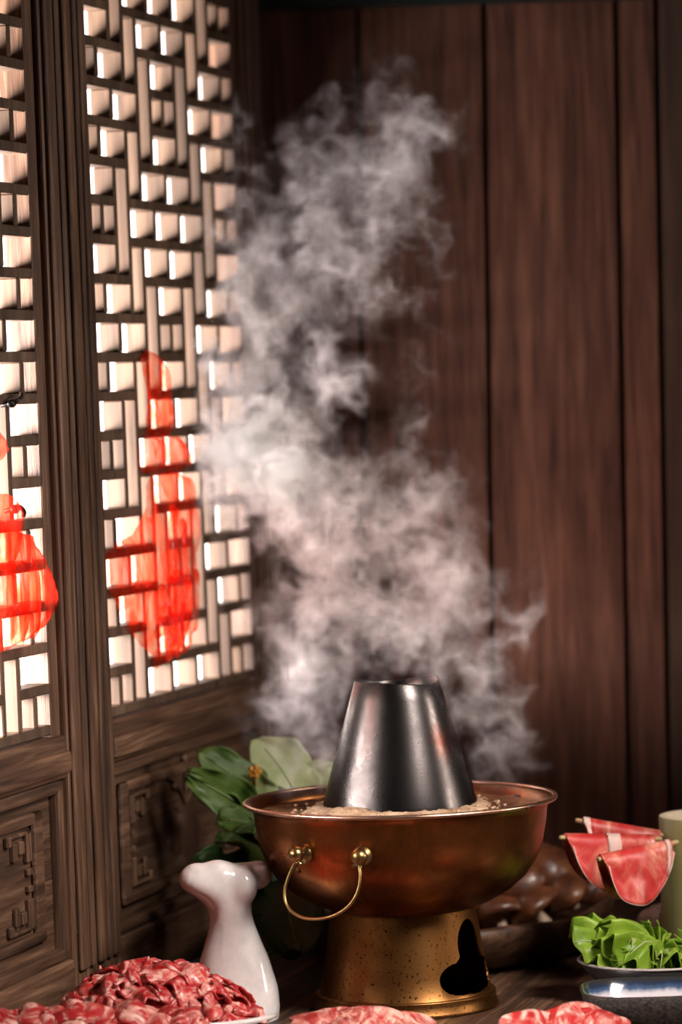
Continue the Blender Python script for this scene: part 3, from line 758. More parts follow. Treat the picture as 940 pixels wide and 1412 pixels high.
# low row in front, at the left edge, on a small wooden board
sb = box('serving_board', (-.345, -.105, -.345, -.250, 0.0005, .026), W_TRAY, None, .004, 2)
tag(sb, 'thick dark wooden board under the low row of meat slices', 'board')
GF = 'marbled meat slice lying in the low row in front of the heap'
for i, (px, py, Y) in enumerate(((8, 1399, -.272), (45, 1396, -.275), (85, 1393, -.275), (122, 1396, -.275), (160, 1393, -.272), (200, 1395, -.272), (238, 1397, -.272), (25, 1410, -.29), (70, 1408, -.29), (110, 1409, -.29), (150, 1410, -.29), (190, 1410, -.29), (230, 1411, -.29), (270, 1410, -.285))):
    p = at(px, py, Y); me = slice_mesh(rng, .032, .021, .0042, .34, nf=1.8)
    put_slice('meat_slice', me, M_MEAT2 if i % 2 else M_MEAT, p, (rng.uniform(-.3, .3), -.3, 1), rng.uniform(-.5, .5), GF, 'meat slices in the low front row')
    me = slice_mesh(rng, .030, .020, .004, .3, nf=1.8)
    put_slice('meat_slice', me, M_MEAT, p + Vector((0, 0, -.013)), (rng.uniform(-.2, .2), -.1, 1), rng.uniform(-.5, .5), GF, 'meat slices in the low front row')
# centre and right folded slices before the pot, each pile stacked up from the table
def pile(spots, label, group, th):
    for (px, py, Y, a, bb, sp, bend) in spots:
        p = at(px, py, Y); nl = 3
        for k in range(nl):
            me = slice_mesh(rng, a * (1 - .05 * k), bb, .0028, bend * (1 - .3 * k), nf=1.3)
            q = p.copy(); q.z = p.z - (p.z - .008) * k / (nl - 1)
            put_slice('meat_slice', me, M_MEAT2, q, (.05, -.42 * (1 - k * .4), 1), sp + rng.uniform(-.1, .1) * k, label, group, th)
pile(((450, 1402, -.20, .040, .022, .05, .22), (500, 1403, -.215, .048, .024, -.12, .28), (552, 1411, -.21, .040, .024, .1, .2)), 'folded pale-edged meat slice lying before the brass pedestal', 'meat slices before the pedestal', .004)
pile(((790, 1401, -.275, .050, .024, -.05, .26), (738, 1411, -.285, .036, .024, .1, .2), (826, 1408, -.285, .034, .024, -.3, .25)), 'folded thick-cut meat slice lying before the blue-rimmed dish', 'meat slices before the blue dish', .0045)

# ------------------------------------------------------------------ bamboo tube with pegs and hung slices
m, nt, b = newmat('bamboo')
v = coords(nt, (60, 60, 3), False); n1 = noise(nt, v, 1, 5, .6)
nt.links.new(ramp(nt, n1, [(0.3, (0.29, 0.28, 0.10)), (0.7, (0.45, 0.42, 0.17))]).outputs[0], b.inputs['Base Color']); b.inputs['Roughness'].default_value = .42; M_BAMBOO = m
M_BCUT = plain('bamboo_cut', (0.72, 0.60, 0.42), .6)
BY = 0.165; bl = at(908, 1126, BY); RB = .066
bt = empty('bamboo_tube', (bl.x + RB, BY, 0.0005)); hb = bl.z
tag(bt, 'pale green cut bamboo tube standing behind the lettuce plate', 'bamboo tube')
V, Fc = lathe([(0, 0), (RB * .96, 0), (RB * 1.01, .004), (RB, .012), (RB, hb - .001), (RB - .0008, hb)], 72); obj('tube_wall', V, Fc, M_BAMBOO, bt, True)
V, Fc = lathe([(RB - .0008, hb), (RB - .0095, hb), (RB - .010, hb - .002), (RB - .010, .02), (0, .02)], 72); obj('cut_rim', V, Fc, M_BCUT, bt, True)
def hung(name, pa, Ya, pb, Yb, s0, s1, drop, label, seed, stripe, fat=()):
    A, B = at(*pa, Ya), at(*pb, Yb); d = (B - A); Ln = d.length; d.normalize()
    V, Fc = tube([A, A + d * .002, B - d * .002, B], [.0022, .0027, .0027, .0022], 12)
    st = obj('bamboo_peg', V, Fc, M_STICK, None, True)
    tag(st, 'thin bamboo stick carrying ' + stripe, 'stick', 'bamboo sticks of the hung meat')
    side = Vector((d.y, -d.x, 0)).normalized()
    if side.y > 0: side = -side
    rg = random.Random(seed); V = []; nu, nv = 34, 17
    for i in range(nu):
        u = i / (nu - 1); x = Ln * (s0 + (s1 - s0) * u)
        prof = max(0.02, (1 - abs(2 * u - 1) ** 2.2)) ** .5
        for j in range(2 * nv - 1):
            q = (j - nv + 1) / (nv - 1)               # -1 back hem .. 0 over the stick .. 1 front hem
            aq = abs(q); dn = drop * prof * aq * (1 if q > 0 else .93)
            off = .0052 * math.copysign(min(1, aq * 8) ** .5, q) + q * .006 * aq
            off += .0035 * aq * math.sin(u * 9 + seed + q) + .002 * min(1, aq * 3) * mnoise.noise(Vector((u * 6, q * 3, seed)))
            up = .0045 * (1 - min(1, aq * 8)) 
            pinch = (x - Ln * (s0 + s1) / 2) * (1 - .10 * aq) + Ln * (s0 + s1) / 2
            V.append(A + d * pinch + side * off + Vector((0, 0, up - dn)))
    w_ = 2 * nv - 1
    Fc = [(i * w_ + j, (i + 1) * w_ + j, (i + 1) * w_ + j + 1, i * w_ + j + 1) for i in range(nu - 1) for j in range(w_ - 1)]
    o = obj(name, V, Fc, M_HANG, None, True); s = o.modifiers.new('thickness', 'SOLIDIFY'); s.thickness = .0016; s.offset = 0
    tag(o, label, 'meat')
    # pale fat edge along the front hem and a fat band
    hem = [Vector(V[i * w_ + w_ - 1]) for i in range(nu)]
    Vt, Ft = tube(hem, .0008, 6); obj('fat_edge', Vt, Ft, M_FAT, o, True)
    # bands of white fat lying on the front of the slice
    for (ua, ub) in fat:
        i0, i1 = round(ua * (nu - 1)), round(ub * (nu - 1)); FV = []
        for i in range(i0, i1 + 1):
            for j in range(nv - 3, w_): FV.append(Vector(V[i * w_ + j]) + side * .0012 + Vector((0, 0, .0010 if j < nv + 1 else 0)))
        k = w_ - nv + 3
        FF = [(a * k + b2, (a + 1) * k + b2, (a + 1) * k + b2 + 1, a * k + b2 + 1) for a in range(i1 - i0) for b2 in range(k - 1)]
        ob = obj('fat_band', FV, FF, M_FAT, o, True); s2_ = ob.modifiers.new('thickness', 'SOLIDIFY'); s2_.thickness = .0005
    return o, V, w_
yb = BY - .045
hung('meat_slice', (793, 1131), .150, (916, 1152), BY - .02, .09, .96, .046, 'thin red meat slice hung on the stick farthest behind the others', 2, 'the rearmost hung meat slice', ((.0, .10),))
h2 = hung('meat_slice', (771, 1155), .085, (912, 1157), BY - .035, .05, .93, .060, 'thin red meat slice with pale band hung on the middle stick', 5, 'the middle hung meat slice', ((.46, .60),))
hung('meat_slice', (824, 1185), .020, (934, 1161), BY - .060, .02, .90, .058, 'thin marbled meat slice hung on the front stick overlapping the bamboo tube', 9, 'the front hung meat slice', ((.90, .97),))

# ------------------------------------------------------------------ lettuce plate
PLC = at(905, 1322, -0.005)
plt = empty('lettuce_plate', (PLC.x, PLC.y, 0.0005)); RP = .086; zr = PLC.z
tag(plt, 'dark shallow plate with worn pale rim holding lettuce', 'plate')
V, Fc = lathe([(0, 0), (.045, 0), (.050, .003), (.070, zr * .55), (RP, zr), (RP - .003, zr + .001), (.066, zr * .62), (.045, .009), (0, .008)], 72); obj('plate_body', V, Fc, M_DARKPLATE, plt, True)
V, Fc = lathe([(RP - .0012 + .0022 * math.cos(a), zr + .0006 + .0016 * math.sin(a)) for a in [2 * math.pi * k / 10 for k in range(10)]], 72, True); obj('rim', V, Fc, M_PLATE_RIM, plt, True)
def frilly(name, base, tip, width, nrm, mat, seed, ruf=.012, cup=.35, freq=9, label='', group='', ribmat=None, cat='leaf', arch=.25):
    base, tip, nrm = Vector(base), Vector(tip), Vector(nrm).normalized()
    ax = (tip - base); L = ax.length; ax.normalize(); nrm = (nrm - ax * nrm.dot(ax)).normalized(); sd = ax.cross(nrm)
    nu, nv = 26, 25; V = []; rg = random.Random(seed); ph = rg.uniform(0, 6)
    for i in range(nu):
        t = i / (nu - 1)
        wv = width * (0.16 + 0.98 * math.sin(min(1, t * .92 + .06) * math.pi) ** .7) if t > 0 else width * .12
        wv *= 1 + .12 * mnoise.noise(Vector((t * 5, seed, 0)))
        for j in range(nv):
            s = -1 + 2 * j / (nv - 1); e = max(0, abs(s) - .35) / .65
            en = max(e, max(0, t - .72) / .28)
            rf = ruf * en ** 1.4 * math.sin(freq * t * 2.2 + ph + 4 * s * max(0, t - .7) + (2.1 if s > 0 else 0)) + ruf * .6 * en * mnoise.noise(Vector((t * 7, s * 4, seed)))
            lo = ruf * .5 * en * math.sin(freq * 1.7 * t + ph * 2 + s)
            c = base + ax * (L * t + lo) + sd * (wv * s * (1 - .15 * cup * abs(s))) + nrm * (cup * wv * s * s + rf + arch * L * math.sin(math.pi * t) * .5)
            V.append(c)
    Fc = [(i * nv + j, (i + 1) * nv + j, (i + 1) * nv + j + 1, i * nv + j + 1) for i in range(nu - 1) for j in range(nv - 1)]
    o = obj(name, V, Fc, mat, None, True); s_m = o.modifiers.new('thickness', 'SOLIDIFY'); s_m.thickness = .0009; s_m.offset = 0
    tag(o, label, cat, group)
    mid = [Vector(V[i * nv + nv // 2]) + nrm * .0012 for i in range(nu - 4)]
    Vt, Ft = tube(mid, [max(.0007, width * .055 * (1 - i / (nu - 3))) for i in range(nu - 4)], 7); obj('midrib', Vt, Ft, ribmat or M_RIB, o, True)
    return o
LL = 'frilly green lettuce leaf piled on the dark plate'
LG = 'lettuce leaves on the dark plate'
def lettuce(base, tip, spread, nrm, mat, seed, label):
    base, tip, nrm = Vector(base), Vector(tip), Vector(nrm).normalized()
    ax = tip - base; L = ax.length; ax.normalize(); nrm = (nrm - ax * nrm.dot(ax)).normalized(); sd = ax.cross(nrm)
    rg = random.Random(seed); ph = rg.uniform(0, 6); nf = rg.uniform(5, 7.5); nr_, na = 17, 81; V = []
    for i in range(nr_):
        r = .12 + .88 * i / (nr_ - 1)
        for j in range(na):
            q = -1 + 2 * j / (na - 1); f_ = q * spread
            rad = L * r * (1 - .22 * q * q + .12 * mnoise.noise(Vector((q * 3, seed, 0))) * r)
            e = r ** 1.8; pn = 2.2 * mnoise.noise(Vector((q * 2.2, seed * 1.7, 1)))
            ruf = .0095 * math.sin(nf * f_ * 2.1 + ph + pn + 1.2 * r) + .0040 * r * math.sin(nf * f_ * 4.6 + 2 * ph + 2 * pn)
            z = L * (.24 * math.sin(r * 2.5) - .20 * r * r * q * q) + e * ruf + .010 * r * mnoise.noise(Vector((r * 2.5, q * 3, seed)))
            rad += e * .0045 * math.cos(nf * f_ * 1.5 + ph + pn) - .04 * L * max(0, r - .8) / .2
            p = base + ax * (rad * math.cos(f_)) + sd * (rad * math.sin(f_)) + nrm * z
            rr = math.hypot(p.x - PLC.x, p.y - PLC.y)             # leaves rest on the plate, never below it
            p.z = max(p.z, float(np.interp(rr, (0, .045, .066, .086, .11), (.012, .012, zr * .66 + .002, zr + .003, zr - .004))))
            V.append(p)
    Fc = [(i * na + j, (i + 1) * na + j, (i + 1) * na + j + 1, i * na + j + 1) for i in range(nr_ - 1) for j in range(na - 1)]
    o = obj('lettuce_leaf', V, Fc, mat, None, True); s_m = o.modifiers.new('thickness', 'SOLIDIFY'); s_m.thickness = .0008; s_m.offset = 0
    tag(o, label, 'leaf', LG)
    Vt, Ft = tube([Vector(V[i * na + na // 2]) + nrm * .0006 for i in range(nr_)], [.0026 * (1 - i / nr_) + .0003 for i in range(nr_)], 7); obj('midrib', Vt, Ft, M_RIB, o, True)
for i, (bpx, bpy_, bY, tpx, tpy, tY, wd, nr, mt) in enumerate([
    (885, 1318, .01, 783, 1312, -.03, .030, (0, -.6, 1), M_LETT),
    (880, 1310, .02, 800, 1287, .00, .028, (-.2, -.7, .8), M_LETT),
    (880, 1318, .03, 848, 1262, .025, .028, (-.3, -1, .5), M_LETT),
    (905, 1312, .03, 880, 1262, .03, .026, (.1, -1, .5), M_LETT),
    (890, 1318, .0, 828, 1325, -.055, .026, (0, -.8, .9), M_LETT),
    (905, 1300, .0, 850, 1338, -.07, .022, (0, -1, .6), M_LETT),
    (915, 1328, .0, 910, 1285, -.03, .026, (.1, -1, .4), M_LETT),
    (915, 1320, .02, 950, 1292, .01, .028, (.2, -1, .5), M_LETT),
    (900, 1318, -.02, 935, 1338, -.06, .024, (.1, -1, .6), M_LETT),
    (890, 1312, -.01, 880, 1322, -.065, .018, (0, -1, .7), M_LETT2),
    (920, 1312, -.01, 905, 1338, -.07, .022, (0, -1, .6), M_LETT),
    (870, 1305, .04, 825, 1275, .035, .025, (-.2, -1, .5), M_LETT),
    (850, 1318, -.01, 812, 1300, -.03, .02, (-.4, -1, .6), M_LETT), (862, 1310, -.01, 850, 1290, -.03, .02, (.2, -1, .4), M_LETT),
    (935, 1318, -.02, 925, 1300, -.045, .02, (.2, -1, .3), M_LETT), (858, 1330, -.03, 842, 1318, -.06, .02, (-.2, -1, .5), M_LETT),
    (930, 1335, -.03, 948, 1315, -.05, .02, (.2, -1, .3), M_LETT), (900, 1300, .02, 868, 1280, .0, .02, (-.2, -1, .5), M_LETT),
    (900, 1325, -.03, 890, 1335, -.068, .02, (-.1, -1, .6), M_LETT2)]):
    lettuce(at(bpx, bpy_ + 6, bY), at(tpx, tpy + (14 if tpy < 1300 else (4 if tpy < 1330 else -7)), tY), 1.05 if mt is M_LETT else .6, nr, mt, 20 + i, LL if mt is M_LETT else 'pale yellow-green lettuce leaf on the dark plate')

# ------------------------------------------------------------------ blue-glazed dish
m, nt, b = newmat('blue_glaze')
tcx = N(nt, 'ShaderNodeTexCoord'); sep = N(nt, 'ShaderNodeSeparateXYZ'); nt.links.new(tcx.outputs['Object'], sep.inputs[0])
nz = noise(nt, coords(nt, (40, 40, 14), False), 1.6, 4, .6)
ad = N(nt, 'ShaderNodeMath', operation='MULTIPLY_ADD'); ad.inputs[1].default_value = -.010; nt.links.new(nz, ad.inputs[0]); nt.links.new(sep.outputs[2], ad.inputs[2])
mr = N(nt, 'ShaderNodeMapRange'); mr.inputs[1].default_value = .004; mr.inputs[2].default_value = .031; nt.links.new(ad.outputs[0], mr.inputs[0])
nt.links.new(ramp(nt, mr.outputs[0], [(0.0, (0.72, 0.66, 0.64)), (0.52, (0.60, 0.56, 0.58)), (0.70, (0.06, 0.10, 0.18)), (0.88, (0.018, 0.030, 0.065)), (1.0, (0.03, 0.028, 0.03))]).outputs[0], b.inputs['Base Color'])
b.inputs['Roughness'].default_value = .12; b.inputs['Coat Weight'].default_value = .5; M_BLUE = m
m, nt, b = newmat('dark_stone'); v = coords(nt, (1, 1, 1), False); n1 = noise(nt, v, 260, 4, .7)
nt.links.new(ramp(nt, n1, [(0.4, (0.010, 0.008, 0.007)), (0.7, (0.085, 0.060, 0.045))]).outputs[0], b.inputs['Base Color']); b.inputs['Roughness'].default_value = .6; bump(nt, b, n1, .8, .002); M_STONE = m
BD = at(897, 1362, -.165)
bd = empty('sauce_dish', (BD.x, BD.y, 0.0005)); zd = BD.z
tag(bd, 'oblong stoneware dish with dark blue and white glaze inside', 'dish')
def rrect(hx_, hy_, n=72, p=3.2):
    return [(hx_ * math.copysign(abs(math.cos(q)) ** (2 / p), math.cos(q)), hy_ * math.copysign(abs(math.sin(q)) ** (2 / p), math.sin(q))) for q in [2 * math.pi * i / n for i in range(n)]]
def swept(prof, hx_, hy_):
    P = rrect(1, 1); V, Fc = [], []; k = len(prof); n = len(P)
    for (x, y) in P:
        for ins_, z in prof: V.append((x * (hx_ - ins_), y * (hy_ - ins_), z))
    for i in range(n):
        for q in range(k - 1): Fc.append((i * k + q, ((i + 1) % n) * k + q, ((i + 1) % n) * k + q + 1, i * k + q + 1))
    return V, Fc
HX, HY = .074, .066
V, Fc = swept([(HX - .001, 0), (.016, 0), (.012, .003), (.004, zd * .6), (0, zd - .002), (.0008, zd)], HX, HY); obj('outer_wall', V, Fc, M_STONE, bd, True)
V, Fc = swept([(.0008, zd), (.003, zd + .0008), (.0055, zd - .001), (.010, zd * .6), (.016, zd * .34), (.026, zd * .24), (HX - .001, zd * .22)], HX, HY); obj('glazed_well', V, Fc, M_BLUE, bd, True)
m = plain('brown_sauce', (0.16, 0.075, 0.03), .1)
V, Fc = swept([(.0, zd * .42), (HX - .03, zd * .421)], HX - .020, HY - .020)
sauce = obj('sauce', V, Fc, m, None, True); sauce.location = bd.location; sauce.location.y -= .004
tag(sauce, 'thin brown sauce in the blue glazed dish', 'sauce')

# ------------------------------------------------------------------ tray with mushrooms
TC = Vector((.12, .45, 0.0005))
tray = empty('wooden_tray', TC); tag(tray, 'dark carved oval wooden tray behind the hot pot', 'tray')
n = 80; prof = [(0, 0), (.80, 0), (.90, .012), (.985, .045), (1.0, .060), (.965, .063), (.93, .050), (.84, .022), (.76, .014), (0, .013)]
V, Fc = [], []
for i in range(n):
    a = 2 * math.pi * i / n; wob = 1 + .02 * math.sin(3 * a + 1) + .012 * math.sin(7 * a)
    for f_, z in prof: V.append((.20 * f_ * wob * math.cos(a), .315 * f_ * wob * math.sin(a), z * (1 + .10 * math.sin(2 * a + .5) + .03 * math.sin(9 * a))))
k = len(prof)
for i in range(n):
    for q in range(k - 1): Fc.append((i * k + q, ((i + 1) % n) * k + q, ((i + 1) % n) * k + q + 1, i * k + q + 1))
obj('tray_body', V, Fc, W_TRAY, tray, True)
m, nt, b = newmat('mushroom_cap'); v = coords(nt, (1, 1, 1)); n1 = noise(nt, v, 30, 4, .6, .5)
nt.links.new(ramp(nt, n1, [(0.3, (0.055, 0.016, 0.008)), (0.7, (0.22, 0.075, 0.026))]).outputs[0], b.inputs['Base Color']); b.inputs['Roughness'].default_value = .38; b.inputs['Coat Weight'].default_value = .15; bump(nt, b, n1, .5, .004); M_CAP = m
M_GILL = plain('mushroom_gill', (0.55, 0.40, 0.28), .6)
def mushroom(loc, r, rot):
    mo = empty('mushroom', loc, rot); tag(mo, 'glossy brown mushroom cap piled in the wooden tray', 'mushroom', 'mushrooms in the wooden tray')
    pr = [(0, r * .62), (r * .35, r * .58), (r * .68, r * .42), (r * .92, r * .16), (r, -r * .05), (r * .93, -r * .20), (r * .78, -r * .16)]
    V, Fc = lathe(pr, 28)
    V = [(x * (1 + .07 * math.sin(3 * math.atan2(y, x))), y, z + .05 * r * mnoise.noise(Vector((x * 60, y * 60, r * 900)))) for x, y, z in V]
    obj('cap', V, Fc, M_CAP, mo, True)
    V, Fc = lathe([(r * .79, -r * .15), (r * .55, -r * .02), (r * .2, -r * .02), (0, -r * .02)], 24); obj('gills', V, Fc, M_GILL, mo, True)
    V, Fc = tube([(0, 0, -r * .02), (r * .05, 0, -r * .35), (r * .08, 0, -r * .7)], [r * .2, r * .18, r * .22], 10); obj('stem', V, Fc, M_GILL, mo, True)
rg = random.Random(5)
for (px, py, Y, r, rx, ry) in ((690, 1262, .345, .034, .5, -.1), (735, 1252, .350, .036, .7, .1), (778, 1232, .370, .032, .6, .3), (815, 1222, .42, .028, .5, .4), (672, 1228, .385, .034, .5, -.2), (716, 1215, .39, .036, .5, 0), (758, 1196, .41, .034, .6, .2), (735, 1183, .44, .032, .4, .1), (700, 1190, .45, .034, .4, 0), (795, 1207, .45, .030, 1.9, .3), (640, 1250, .37, .034, .4, -.3), (660, 1205, .46, .034, .4, 0)):
    mushroom(at(px, py, Y), r, (rx, ry, rg.uniform(0, 6)))

# ------------------------------------------------------------------ white plate with fish balls, behind the lettuce
WP = at(925, 1275, .30)
wp = empty('small_plate', (WP.x, WP.y, 0.0005)); zz = WP.z
tag(wp, 'small white plate half hidden behind the lettuce and bamboo tube', 'plate')
V, Fc = lathe([(0, 0), (.025, 0), (.028, .004), (.040, zz * .8), (.052, zz), (.050, zz + .001), (.038, zz * .86), (.026, .010), (0, .009)], 48); obj('plate_body', V, Fc, M_PORC, wp, True)
V, Fc = lathe([(.026, 0), (.030, 0), (.029, .006), (.026, .006)], 40, True); obj('foot_ring', V, Fc, M_PORC, wp, True)
M_BALL = plain('fish_ball', (0.62, 0.44, 0.38), .35)
for (dx, dy, r) in ((-.024, -.012, .015), (.004, -.018, .016), (-.010, .016, .016), (.024, .008, .016)):
    bm = bmesh.new(); sphere_into(bm, (0, 0, 0), r, (1.08, 1, .92))
    for v_ in bm.verts: v_.co *= 1 + .06 * mnoise.noise(v_.co * 90 + Vector((dx * 900, 0, 0)))
    o = bm_obj('fish_ball', bm, M_BALL, None, True); o.location = (WP.x + dx, WP.y + dy, zz * .84 + r * .9)
    tag(o, 'pale pink fish ball on the small white plate', 'fish ball', 'fish balls on the white plate')

# ------------------------------------------------------------------ leafy greens behind the pot, left
def green(bpx, tpx, wd, nr, mt, seed, label, ruf=.006, cup=.25, arch=.2):
    frilly('green_leaf', at(*bpx), at(*tpx), wd, nr, mt, seed, ruf, cup, 5, label, 'leafy greens beside the hot pot', None, 'leaf', arch)
green((370, 1120, .27), (274, 1040, .24), .026, (-.3, -.8, .9), M_GREEN, 40, 'long pointed bright green leaf reaching toward the lattice door')
green((355, 1125, .26), (258, 1068, .20), .024, (-.5, -.9, .5), M_GREEN, 41, 'broad mid-green leaf below the pointed one beside the lattice door')
green((420, 1120, .30), (352, 1018, .30), .034, (.4, -1, .5), M_GREEN_P, 42, 'large pale green leaf standing up behind the copper rim')
green((400, 1110, .31), (468, 1062, .31), .026, (.1, -1, .6), M_GREEN_P, 43, 'pale green leaf tucked behind the steel chimney')
green((370, 1130, .26), (345, 1068, .25), .022, (0, -1, .4), M_RIB, 44, 'pale stalked leaf beside the orange petal')
green((390, 1160, .24), (296, 1128, .20), .024, (-.2, -.8, .8), M_GREEN, 45, 'green leaf curling down under the copper rim')
green((380, 1190, .22), (302, 1158, .17), .024, (-.2, -.8, .8), M_GREEN, 46, 'crinkled yellow-green leaf between tail handle and copper bowl', .012)
green((380, 1230, .20), (270, 1190, .14), .028, (-.2, -.7, .9), M_GREEN_D, 47, 'dark leaf lying low behind the tail handle', .010)
green((390, 1210, .18), (410, 1318, .10), .038, (-.1, -1, .5), M_GREEN_D, 48, 'dark round leaf drooping under the wire handle', .006, .2, .1)
green((400, 1150, .26), (330, 1100, .24), .030, (-.2, -.8, .8), M_GREEN_D, 49, 'dark green leaf filling the middle of the leafy bunch')
green((420, 1240, .22), (330, 1260, .14), .030, (-.2, -.8, .8), M_GREEN_D, 50, 'dark green leaf low beside the neck of the tail handle')
green((400, 1318, .14), (335, 1335, .06), .034, (-.2, -.6, .9), M_GREEN_D, 51, 'dark green leaf resting on the table beside the pedestal')
green((440, 1200, .26), (360, 1160, .22), .032, (-.2, -.7, .9), M_GREEN_D, 52, 'dark leaf pressed against the side of the copper bowl')
p = at(351, 1064, .235)
bm = bmesh.new()
for j in range(5):
    a = j * 1.2566; sphere_into(bm, p + Vector((.0045 * math.cos(a), -.001, .0045 * math.sin(a))), .0042, (1.1, .35, .8), Matrix.Rotation(-a, 3, 'Y'), 10, 8)
sphere_into(bm, p + Vector((0, -.002, 0)), .0025, (1, 1, 1), None, 8, 6)
V, Fc = tube([p, at(353, 1085, .25), at(358, 1110, .26)], .0012, 6); add_vf(bm, V, Fc)
o = bm_obj('orange_flower', bm, M_PETAL, None, True); tag(o, 'small orange flower between the green leaves', 'flower')

# ------------------------------------------------------------------ steam
def build_steam():
    rs_ = np.random.RandomState(4)
    mn = np.array([-.160, -.105, .205]); mx = np.array([.225, .125, 1.150]); h = .0031
    res = np.maximum(2, ((mx - mn) / h).astype(int)); nx, ny, nz = [int(q) for q in res]
    X, Y, Z = np.meshgrid(*[np.linspace(mn[i], mx[i], res[i], dtype=np.float32) for i in range(3)], indexing='ij')
    sp = (mx - mn) / (res - 1)
    kx = np.fft.fftfreq(nx, sp[0])[:, None, None]; ky = np.fft.fftfreq(ny, sp[1])[None, :, None]; kz = np.fft.rfftfreq(nz, sp[2])[None, None, :]
    k2 = (kx ** 2 + ky ** 2 + kz ** 2).astype(np.float32); kk = np.sqrt(k2)
    def field(k0, k1, p):
        A = np.fft.rfftn(rs_.randn(nx, ny, nz).astype(np.float32))
        return A * (np.exp(-(kk / k1) ** 2) * (1 - np.exp(-(kk / k0) ** 2)) / np.maximum(kk, 1) ** p)
    # turbulent, divergence-free velocity = curl of a vector potential
    def vel(k0, k1, p):
        Ax, Ay, Az = field(k0, k1, p), field(k0, k1, p), field(k0, k1, p)
        vx = np.fft.irfftn(1j * (ky * Az - kz * Ay), s=(nx, ny, nz)); vy = np.fft.irfftn(1j * (kz * Ax - kx * Az), s=(nx, ny, nz)); vz = np.fft.irfftn(1j * (kx * Ay - ky * Ax), s=(nx, ny, nz))
        s = np.sqrt((vx ** 2 + vy ** 2 + vz ** 2).mean())
        return np.stack([vx / s, vy / s, vz / s], -1).astype(np.float32)
    V1 = vel(5, 16, 2.0); V2 = vel(18, 60, 2.4)
    flat1 = V1.reshape(-1, 3); flat2 = V2.reshape(-1, 3)
    P = np.stack([X, Y, Z], -1).reshape(-1, 3).copy(); mnf = mn.astype(np.float32); inv = (1 / sp).astype(np.float32)
    def idx(Q):
        q = np.rint((Q - mnf) * inv).astype(np.int32)
        np.clip(q[:, 0], 0, nx - 1, out=q[:, 0]); np.clip(q[:, 1], 0, ny - 1, out=q[:, 1]); np.clip(q[:, 2], 0, nz - 1, out=q[:, 2])
        return (q[:, 0] * ny + q[:, 1]) * nz + q[:, 2]
    P0 = P.copy()
    for s in range(20):
        I = idx(P); P -= flat1[I] * .0010 + flat2[I] * .0022
    # plume body: soft puffs per height band (pixel row, [(x from, x to, opacity)]) read off the photograph
    bands = [(60, [(450, 540, .06)]), (125, [(440, 500, .10), (500, 570, .22)]), (175, [(430, 480, .22), (500, 590, .36)]), (225, [(322, 352, .42), (400, 460, .30), (480, 590, .46)]),
             (275, [(308, 342, .52), (380, 470, .42), (490, 572, .50)]), (325, [(308, 342, .48), (350, 395, .22), (400, 500, .56), (508, 582, .52)]), (375, [(318, 352, .42), (390, 500, .60), (508, 562, .42)]),
             (425, [(325, 350, .30), (345, 430, .72), (430, 475, .28)]), (475, [(328, 370, .6), (365, 425, .74), (430, 480, .16)]), (525, [(328, 412, .75), (430, 480, .18), (520, 560, .26)]), (575, [(328, 402, .90), (415, 482, .30), (530, 560, .14)]),
             (625, [(328, 412, .93), (415, 475, .55), (515, 572, .38)]), (675, [(328, 422, .90), (425, 485, .62), (500, 602, .52)]), (725, [(330, 422, .80), (425, 525, .66), (530, 642, .50)]), (775, [(340, 422, .62), (420, 525, .70), (540, 652, .52)]),
             (825, [(350, 420, .50), (420, 500, .70), (500, 562, .56), (560, 682, .58)]), (872, [(360, 432, .42), (430, 522, .66), (520, 662, .68), (668, 706, .52)]), (922, [(370, 405, .30), (408, 495, .60), (605, 665, .55), (668, 700, .2)]), (972, [(378, 482, .52), (632, 702, .52)]), (1025, [(388, 470, .48), (638, 712, .42)]), (1068, [(400, 450, .3), (640, 700, .25)])]
    D = np.zeros(P.shape[0], np.float32); rq = np.random.RandomState(9)
    for py, segs in bands:
        for x0, x1, op in segs:
            if 400 < py < 720 and x0 < 360: x0 -= 22; x1 -= 14
            op *= .78 if py < 390 else (.70 if py > 700 else 1.0)
            yy = .025 + .018 * rq.randn(); rx = (x1 - x0) * .5 * .00092; ry = max(.020, .8 * rx); rz = .030
            wt = -math.log(1 - op) / (ry * STEAM_K * .95); c = at((x0 + x1) / 2, py, yy)
            D += np.float32(wt) * np.exp(-((P[:, 0] - c.x) / rx) ** 2 - ((P[:, 1] - c.y) / ry) ** 2 - ((P[:, 2] - c.z) / rz) ** 2)
    T1 = np.fft.irfftn(field(14, 70, 1.6), s=(nx, ny, nz)).astype(np.float32); T1 /= T1.std(); t1 = T1.reshape(-1)[idx(P)]
    T2 = np.fft.irfftn(field(6, 24, 1.2), s=(nx, ny, nz)).astype(np.float32); T2 /= T2.std(); t2 = T2.reshape(-1)[idx(P0 * .35 + P * .65)]
    D = D * np.clip(.68 + .36 * t2, .05, 2.2) * np.clip(.70 + .60 * t1, .03, 2.8)
    D = np.clip(D - .06, 0, None)
    Dg = np.fft.rfftn(D.reshape(nx, ny, nz)) * np.exp(-2 * (np.pi * .0015) ** 2 * k2); D = np.clip(np.fft.irfftn(Dg, s=(nx, ny, nz)).astype(np.float32).ravel() - .004, 0, None)
    # keep clear of the chimney and bowl, fade at the borders
    rr = np.hypot(P0[:, 0] - PX, P0[:, 1]); zch = P0[:, 2]
    rch = np.interp(zch, [.216, .3535, .3536], [.0885, .0485, 0.0]); D *= np.clip((rr - rch) / .006, 0, 1)
    D *= np.clip((zch - .220) / .02, 0, 1)
    for i in range(3): D *= np.clip(np.minimum(P0[:, i] - mnf[i], np.float32(mx[i]) - P0[:, i]) / .012, 0, 1)
    me = bpy.data.meshes.new('steam'); me.vertices.add(D.size); me.vertices.foreach_set('co', P0.astype(np.float32).ravel())
